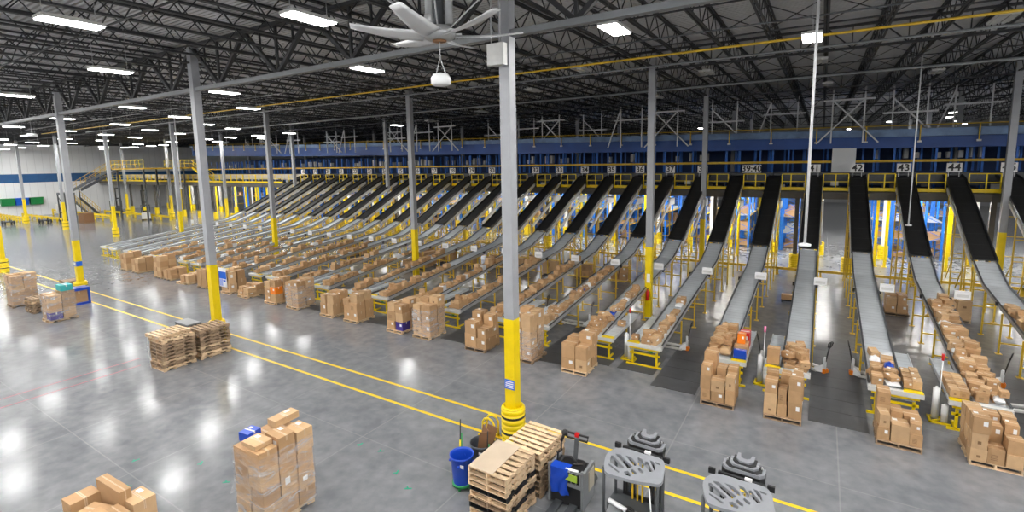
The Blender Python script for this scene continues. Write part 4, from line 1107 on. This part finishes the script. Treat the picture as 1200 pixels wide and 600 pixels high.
def reach_truck(lb):
    t=thing('reach_truck',lb,'forklift')
    link('roof_guard',guard_plate(),t,(0,0,2.14))
    for x,y in ((-.48,-.10),(.55,-.05),(-.46,.46),(.50,.46)): MB().tube([(x,y,.9 if y<0 else .5),(x,y,2.12)],.032,8).build('guard_post',M['charcoal'],t)
    b=MB(); b.hexa([(-.5,-.35,.1),(.5,-.35,.1),(.5,.75,.1),(-.5,.75,.1),(-.5,-.32,1.05),(.5,-.32,1.05),(.5,.5,1.15),(-.5,.5,1.15)]); b.box(-.5,.5,.1,.6,1.0,1.25); b.build('body',M['charcoal'],t)
    b=MB(); b.hexa([(-.45,-.25,1.06),(.45,-.25,1.06),(.45,.1,1.10),(-.45,.1,1.10),(-.43,-.2,1.14),(.43,-.2,1.14),(.43,.1,1.28),(-.43,.1,1.28)]); b.build('console',M['midgrey'],t)
    b=MB(); b.tube([(-.42,.02,1.36),(-.05,-.04,1.33)],.045,12); b.build('document_roll',M['white'],t)
    for x,y,r in ((.10,-.08,.06),(-.02,-.14,.045),(.40,.0,.05)): MB().lathe([(.02,-.05),(.03,0),(r,.03),(r*.8,.09),(.01,.10)],12,(x,y,1.24)).build('knob',M['orange'],t)
    b=MB(); b.lathe([(.10,0),(.13,.05),(.13,.09),(.1,.09),(.09,.03)],18,(-.02,-.02,1.24),closed=False); b.bar((-.13,-.02,1.3),(.1,-.02,1.3),.03); b.build('steering_wheel',M['black'],t)
    b=MB(); b.tube([(.47,-.26,2.1),(.52,-.3,1.7),(.46,-.28,1.25)],.014,6); b.build('cable',M['white'],t)
    b=MB()
    for x in (-.30,-.24,.24,.30): b.box(x-.02,x+.02,.5,.56,.3,2.1)
    for x in (-.1,0,.1): b.box(x-.015,x+.015,.44,.47,1.2,2.05,1)
    b.box(-.3,.3,.5,.54,1.25,1.32); b.build('mast_rails',[M['black'],M['yellow_dull']],t)
    # nested mast head seen over the guard
    for hw,y0,zz,mm in ((.37,.76,2.20,'black'),(.36,.78,2.26,'guardgrey'),(.31,.80,2.275,'black'),(.25,.85,2.31,'guardgrey'),(.20,.89,2.325,'black'),(.15,.94,2.36,'guardgrey')):
        b=MB(); b.prism([(-hw,y0+.28),(-hw,y0+.08),(-hw+.07,y0),(hw-.07,y0),(hw,y0+.08),(hw,y0+.28),(hw-.05,y0+.28),(hw-.07,y0+.16),(hw-.12,y0+.11),(-hw+.12,y0+.11),(-hw+.07,y0+.16),(-hw+.05,y0+.28)],zz-.08,zz)
        b.build('mast_stage',M[mm],t)
    for hw,y0 in ((.34,.86),(.25,.93)):
        for s in (-1,1): MB().box(s*hw-.03,s*hw+.03,y0,y0+.12,.25,2.22).build('mast_channel',M['charcoal'],t)
    for x in (-.30,-.22,.22,.30): MB().lathe([(.012,0),(.018,.03),(.012,.06)],8,(x,1.0,2.26)).build('mast_bolt',M['galv'],t)
    b=MB()
    for s in (-1,1): b.box(s*.50-.07,s*.50+.05,.66,.72,2.10,2.20)
    b.box(-.40,.40,.66,.72,2.12,2.18); b.build('lamp_bracket',M['black'],t)
    MB().box(.06,.18,.64,.70,2.18,2.22).build('data_plate',M['paper'],t)
    for s in (-1,1):
        b=MB(); b.box(s*.24-.05,s*.24+.05,1.1,1.95,.06,.11); b.box(s*.24-.05,s*.24+.05,1.07,1.12,.06,.5); b.build('fork',M['charcoal'],t)
        MB().tube([(s*.42-.05,.8,.12),(s*.42+.05,.8,.12)],.12,14).build('load_wheel',M['black'],t); MB().box(s*.42-.05,s*.42+.05,.3,.95,.14,.26).build('outrigger',M['charcoal'],t)
    MB().tube([(-.08,-.2,.16),(.08,-.2,.16)],.16,16).build('drive_wheel',M['black'],t)
    return freeze(t)
RT=reach_truck('grey reach truck with slotted roof guard beside the pallet truck, left of the pair')
RT.location=(-2.82,8.58,0); RT.rotation_euler[2]=-.04; RT['group']='reach trucks'
dup(RT,(-1.0,8.66,0),-.04,'grey reach truck with slotted roof guard cut by the bottom edge, right of the pair','reach trucks')

# ------------------------------------------------------------------ cart behind the left stacks, crate by column
t=thing('hand_cart','black framed cart with a grey top behind the two left pallet stacks','cart',(-23.0,10.2,0))
b=MB()
for x in (-.75,.55):
    for y in (-.1,.5): b.bar((x,y,.1),(x,y,1.32),.06)
for x in (-.75,.55): b.bar((x,-.1,1.3),(x,.5,1.3),.06)
t.location=(-23.6,10.3,0); t.scale=(.8,.8,.85)
for y in (-.1,.5): b.bar((-.75,y,1.3),(.55,y,1.3),.06)
b.build('frame',M['black'],t); MB().box(-.8,.6,-.15,.55,1.33,1.40).build('top_board',M['midgrey'],t)
b=MB()
for x in (-.7,.5):
    for y in (-.1,.5): b.tube([(x-.03,y,.08),(x+.03,y,.08)],.08,10)
b.build('caster',M['black'],t)
t=thing('plastic_crate','blue plastic crate with brown cartons beside the far left yellow column foot','crate',(-37.5,10.75,0))
b=MB(); b.box(-.4,.4,-.5,.5,0,.12); b.box(-.4,.4,-.5,.5,.85,1.0); 
for x in (-.35,.35):
    for y in (-.45,.45): b.box(x-.05,x+.05,y-.05,y+.05,.12,.85)
b.build('shell',M['bluep'],t)
carton(-37.5,10.75,.125,.6,.8,.70,'brown carton held inside the blue plastic crate','carton in the crate',v=0)
t=thing('wooden_crate','brown crate behind the yellow column foot at the left edge','crate',(-40.6,11.5,0)); 

b=MB()
for z in (.15,.45,.75): b.box(-.5,.5,-.5,.5,z,z+.22)
b.build('slats',M['wood2'],t); b=MB()
for x in (-.45,.45):
    for y in (-.51,.51): b.box(x-.05,x+.05,y-.02,y+.02,0,1.0)
b.build('corner_post',M['wood2'],t)

# ------------------------------------------------------------------ far left: stairs, platform, forklifts, bins, low rails
t=thing('steel_stair','long dark steel stair with yellow rails climbing along the white wall far left','stair',(0,0,0))
b=MB()
for y in (33.,34.2): b.bar((-111,y,4.4),(-94,y,8.0),.12,.45); b.bar((-112,y,2.9),(-104,y,.2),.12,.45); b.bar((-112,y,0),(-112,y,4.4),.14)
b.build('stringer',M['charcoal'],t)
b=MB()
for i in range(20): f=i/19; b.box(-111+17*f-.15,-111+17*f+.15,33,34.2,4.45+3.6*f,4.5+3.6*f); b.box(-112+8*f-.15,-112+8*f+.15,33,34.2,2.95-2.7*f,3.0-2.7*f)
b.build('tread',M['charcoal'],t)
b=MB()
for y in (32.95,34.25):
    for h in (.6,1.15): b.tube([(-111,y,4.5+h),(-94,y,8.1+h)],.035,6); b.tube([(-112,y,3.0+h),(-104,y,.3+h)],.035,6)
    for i in range(9): f=i/8; b.bar((-111+17*f,y,4.4+3.6*f),(-111+17*f,y,5.65+3.6*f),.05); b.bar((-112+8*f,y,2.9-2.7*f),(-112+8*f,y,4.15-2.7*f),.05)
b.build('handrail',M['yellow_dull'],t)
t=thing('steel_platform','yellow railed platform at the top of the long stair','platform',(0,0,0))
MB().box(-94,-83,33,40.4,7.85,8.05).build('floor_plate',M['yellow_dull'],t)
b=MB()
for y in (33.,40.4):
    for h in (.6,1.15): b.tube([(-94,y,8.05+h),(-83,y,8.05+h)],.035,6)
    for i in range(9): b.bar((-94+11*i/8,y,8.05),(-94+11*i/8,y,9.2),.06)
b.build('handrail',M['yellow'],t)
for x in (-93,-84):
    for y in (33.3,38.7): MB().box(x-.1,x+.1,y-.1,y+.1,0,7.85).build('post',M['charcoal'],t)
t=thing('steel_stair','short steep yellow stair from the platform down to the mezzanine','stair',(0,0,0))
b=MB()
for y in (39.5,40.4): b.bar((-83,y,8.0),(-78.5,y,5.85),.1,.3)
b.build('stringer',M['yellow'],t)
b=MB()
for i in range(9): f=i/8; b.box(-83+4.5*f-.13,-83+4.5*f+.13,39.5,40.4,8.0-2.25*f,8.05-2.25*f)
b.build('tread',M['galv'],t)
b=MB()
for y in (39.5,40.4): b.tube([(-83,y,9.1),(-78.5,y,6.9)],.05,6); b.tube([(-83,y,8.6),(-78.5,y,6.4)],.04,6)
b.build('handrail',M['yellow'],t)
for i,(x0,x1,y,z) in enumerate(((-116.5,-104,24.5,.75),(-116.5,-98,27.5,.5),(-116.5,-92,31.5,.9),(-108,-84,36.2,.6))):
    t=thing('floor_guard_rail','low yellow guard rail on the floor by the white wall, %s from the front'%nth(i+1),'guard rail',((x0+x1)/2,y,0),0,'low yellow rails far left')
    L_=(x1-x0)/2; b=MB(); b.box(-L_,L_,-.05,.05,z-.15,z+.15); b.box(-L_,L_,-.05,.05,z-.5,z-.3) if z>.6 else None; b.build('rail',M['yellow'],t)
    b=MB(); q=-L_
    while q<=L_: b.box(q-.1,q+.1,-.1,.1,0,z+.2); q+=L_/4
    b.build('post',M['yellow'],t)
for i,(y,m,lb) in enumerate(((26.2,'green','dark green bin hanging on the white wall far left, left one'),(28.0,'blue2','blue bin hanging on the white wall far left between two green ones'),(29.9,'green','dark green bin hanging on the white wall far left, right one'))):
    t=thing('wall_bin',lb,'bin',(XW+.5,y,2.6)); b=MB(); b.hexa([(-.4,-.8,-.6),(.2,-.8,-.6),(.2,.8,-.6),(-.4,.8,-.6),(-.4,-.85,.6),(.5,-.85,.6),(.5,.85,.6),(-.4,.85,.6)]); b.build('body',M[m],t)
    MB().box(-.42,.54,-.9,.9,.55,.66).build('rim',M[m],t)
def cart(x,y,lb):
    t=thing('tow_cart',lb,'cart',(x,y,0),0,'flat carts by the left wall'); MB().box(-.9,.9,-.5,.5,.35,.5).build('platform',M['charcoal'],t)
    b=MB()
    for a in (-.65,.65):
        for c in (-.5,.5): b.tube([(a,c-.08,.28),(a,c+.08,.28)],.28,14)
    b.build('wheel',M['black'],t)
    MB().tube([(.9,0,.4),(1.3,0,.9)],.05,6).build('drawbar',M['black'],t)
cart(-103,22.6,'black wheeled flat cart before the white wall, left one'); cart(-100,26.0,'black wheeled flat cart before the white wall, middle one'); cart(-98.5,28.0,'black wheeled flat cart before the white wall, right one')
def lift(x,y,rz,lb,body,sc=1):
    t=thing('forklift',lb,'forklift',(x,y,0),rz)
    b=MB(); b.hexa([(-.6,-.9,.2),(.6,-.9,.2),(.6,.9,.2),(-.6,.9,.2),(-.55,-.8,1.2),(.55,-.8,1.2),(.55,.6,1.1),(-.55,.6,1.1)]); b.build('body',M[body],t)
    b=MB()
    for s in (-.35,.35): b.box(s-.08,s+.08,.95,1.1,.1,4.6)
    for z in (1.2,2.6,4.4): b.box(-.4,.4,.95,1.08,z,z+.2)
    b.build('mast',M['black'],t)
    b=MB(); b.box(-.6,.6,-.8,.9,2.25,2.33)
    for s in (-.55,.55):
        for q in (-.75,.8): b.box(s-.04,s+.04,q-.04,q+.04,1.1,2.25)
    b.build('roof_guard',M['black'],t)
    for s in (-.3,.3): MB().box(s-.06,s+.06,1.1,2.2,.08,.14).build('fork',M['black'],t)
    b=MB()
    for s in (-.5,.5):
        for q in (-.6,.7): b.tube([(s-.1,q,.25),(s+.1,q,.25)],.25,12)
    b.build('wheel',M['black'],t)
lift(-89.5,35.2,1.2,'dark forklift with a tall black mast and white base near the far slides','lgrey'); lift(-107,37.6,.8,'dark forklift with a tall mast farther back beside the low yellow rail','charcoal')
t=thing('caged_pallet','brown caged pallet load on the floor far left before the stair','pallet',(-93.5,29.0,0))
b=MB(); b.box(-1.1,-.05,-.6,.6,.15,1.5); b.box(.05,1.1,-.6,.6,.15,1.5); b.build('cartons',M['kraft'],t); b=MB().box(-1.15,1.15,-.6,.6,0,.13)
for q in range(9): b.bar((-1.15+q*.288,-.62,.1),(-1.15+q*.288,-.62,1.55),.02)
b.build('cage',M['seam'],t)
t=thing('work_station','dark framed work station with grey panels beside the white wall far left','work station',(-104,30.0,0))
b=MB()
for x in (-1.6,1.4):
    for y in (-.6,.6): b.box(x-.08,x+.08,y-.08,y+.08,0,4.2)
b.box(-1.7,1.5,-.7,.7,4.0,4.3); b.bar((-1.6,-.6,1.2),(1.4,-.6,3.8),.08); b.bar((-1.6,-.6,3.8),(1.4,-.6,1.2),.08); b.build('frame',M['charcoal'],t)
MB().box(-3.2,-1.7,-.6,.6,.8,2.4).build('cabinet',M['lgrey'],t); MB().box(-1.5,1.3,-.5,.5,.9,1.1).build('bench',M['black'],t)

# ------------------------------------------------------------------ camera, world, render look
cd=bpy.data.cameras.new('camera'); cam=bpy.data.objects.new('camera',cd); C.objects.link(cam)
r_,u_,f_=AX
mm=Matrix((r_,u_,-f_)).transposed().to_4x4(); mm.translation=Vector(CAM); cam.matrix_world=mm
cd.sensor_width=36; cd.lens=36*F; cd.shift_y=-.0311; cd.clip_end=600; cd.clip_start=.1
bpy.context.scene.camera=cam
wd=bpy.data.worlds.new('world'); bpy.context.scene.world=wd; wd.use_nodes=True
wd.node_tree.nodes['Background'].inputs[0].default_value=(.02,.02,.025,1); wd.node_tree.nodes['Background'].inputs[1].default_value=1
sc=bpy.context.scene
sc.view_settings.view_transform='Standard'; sc.view_settings.look='None'; sc.view_settings.gamma=1; sc.view_settings.use_curve_mapping=False
sc.view_settings.exposure=0.0
sc.cycles.use_denoising=True; sc.cycles.use_light_tree=True
sc.cycles.max_bounces=7; sc.cycles.diffuse_bounces=5; sc.cycles.glossy_bounces=3; sc.cycles.transparent_max_bounces=8
sc.cycles.sample_clamp_direct=24; sc.cycles.sample_clamp_indirect=4; sc.cycles.caustics_reflective=False; sc.cycles.caustics_refractive=False
print('cartons',n_carton,'parcels',n_par,'objects',len(bpy.data.objects))
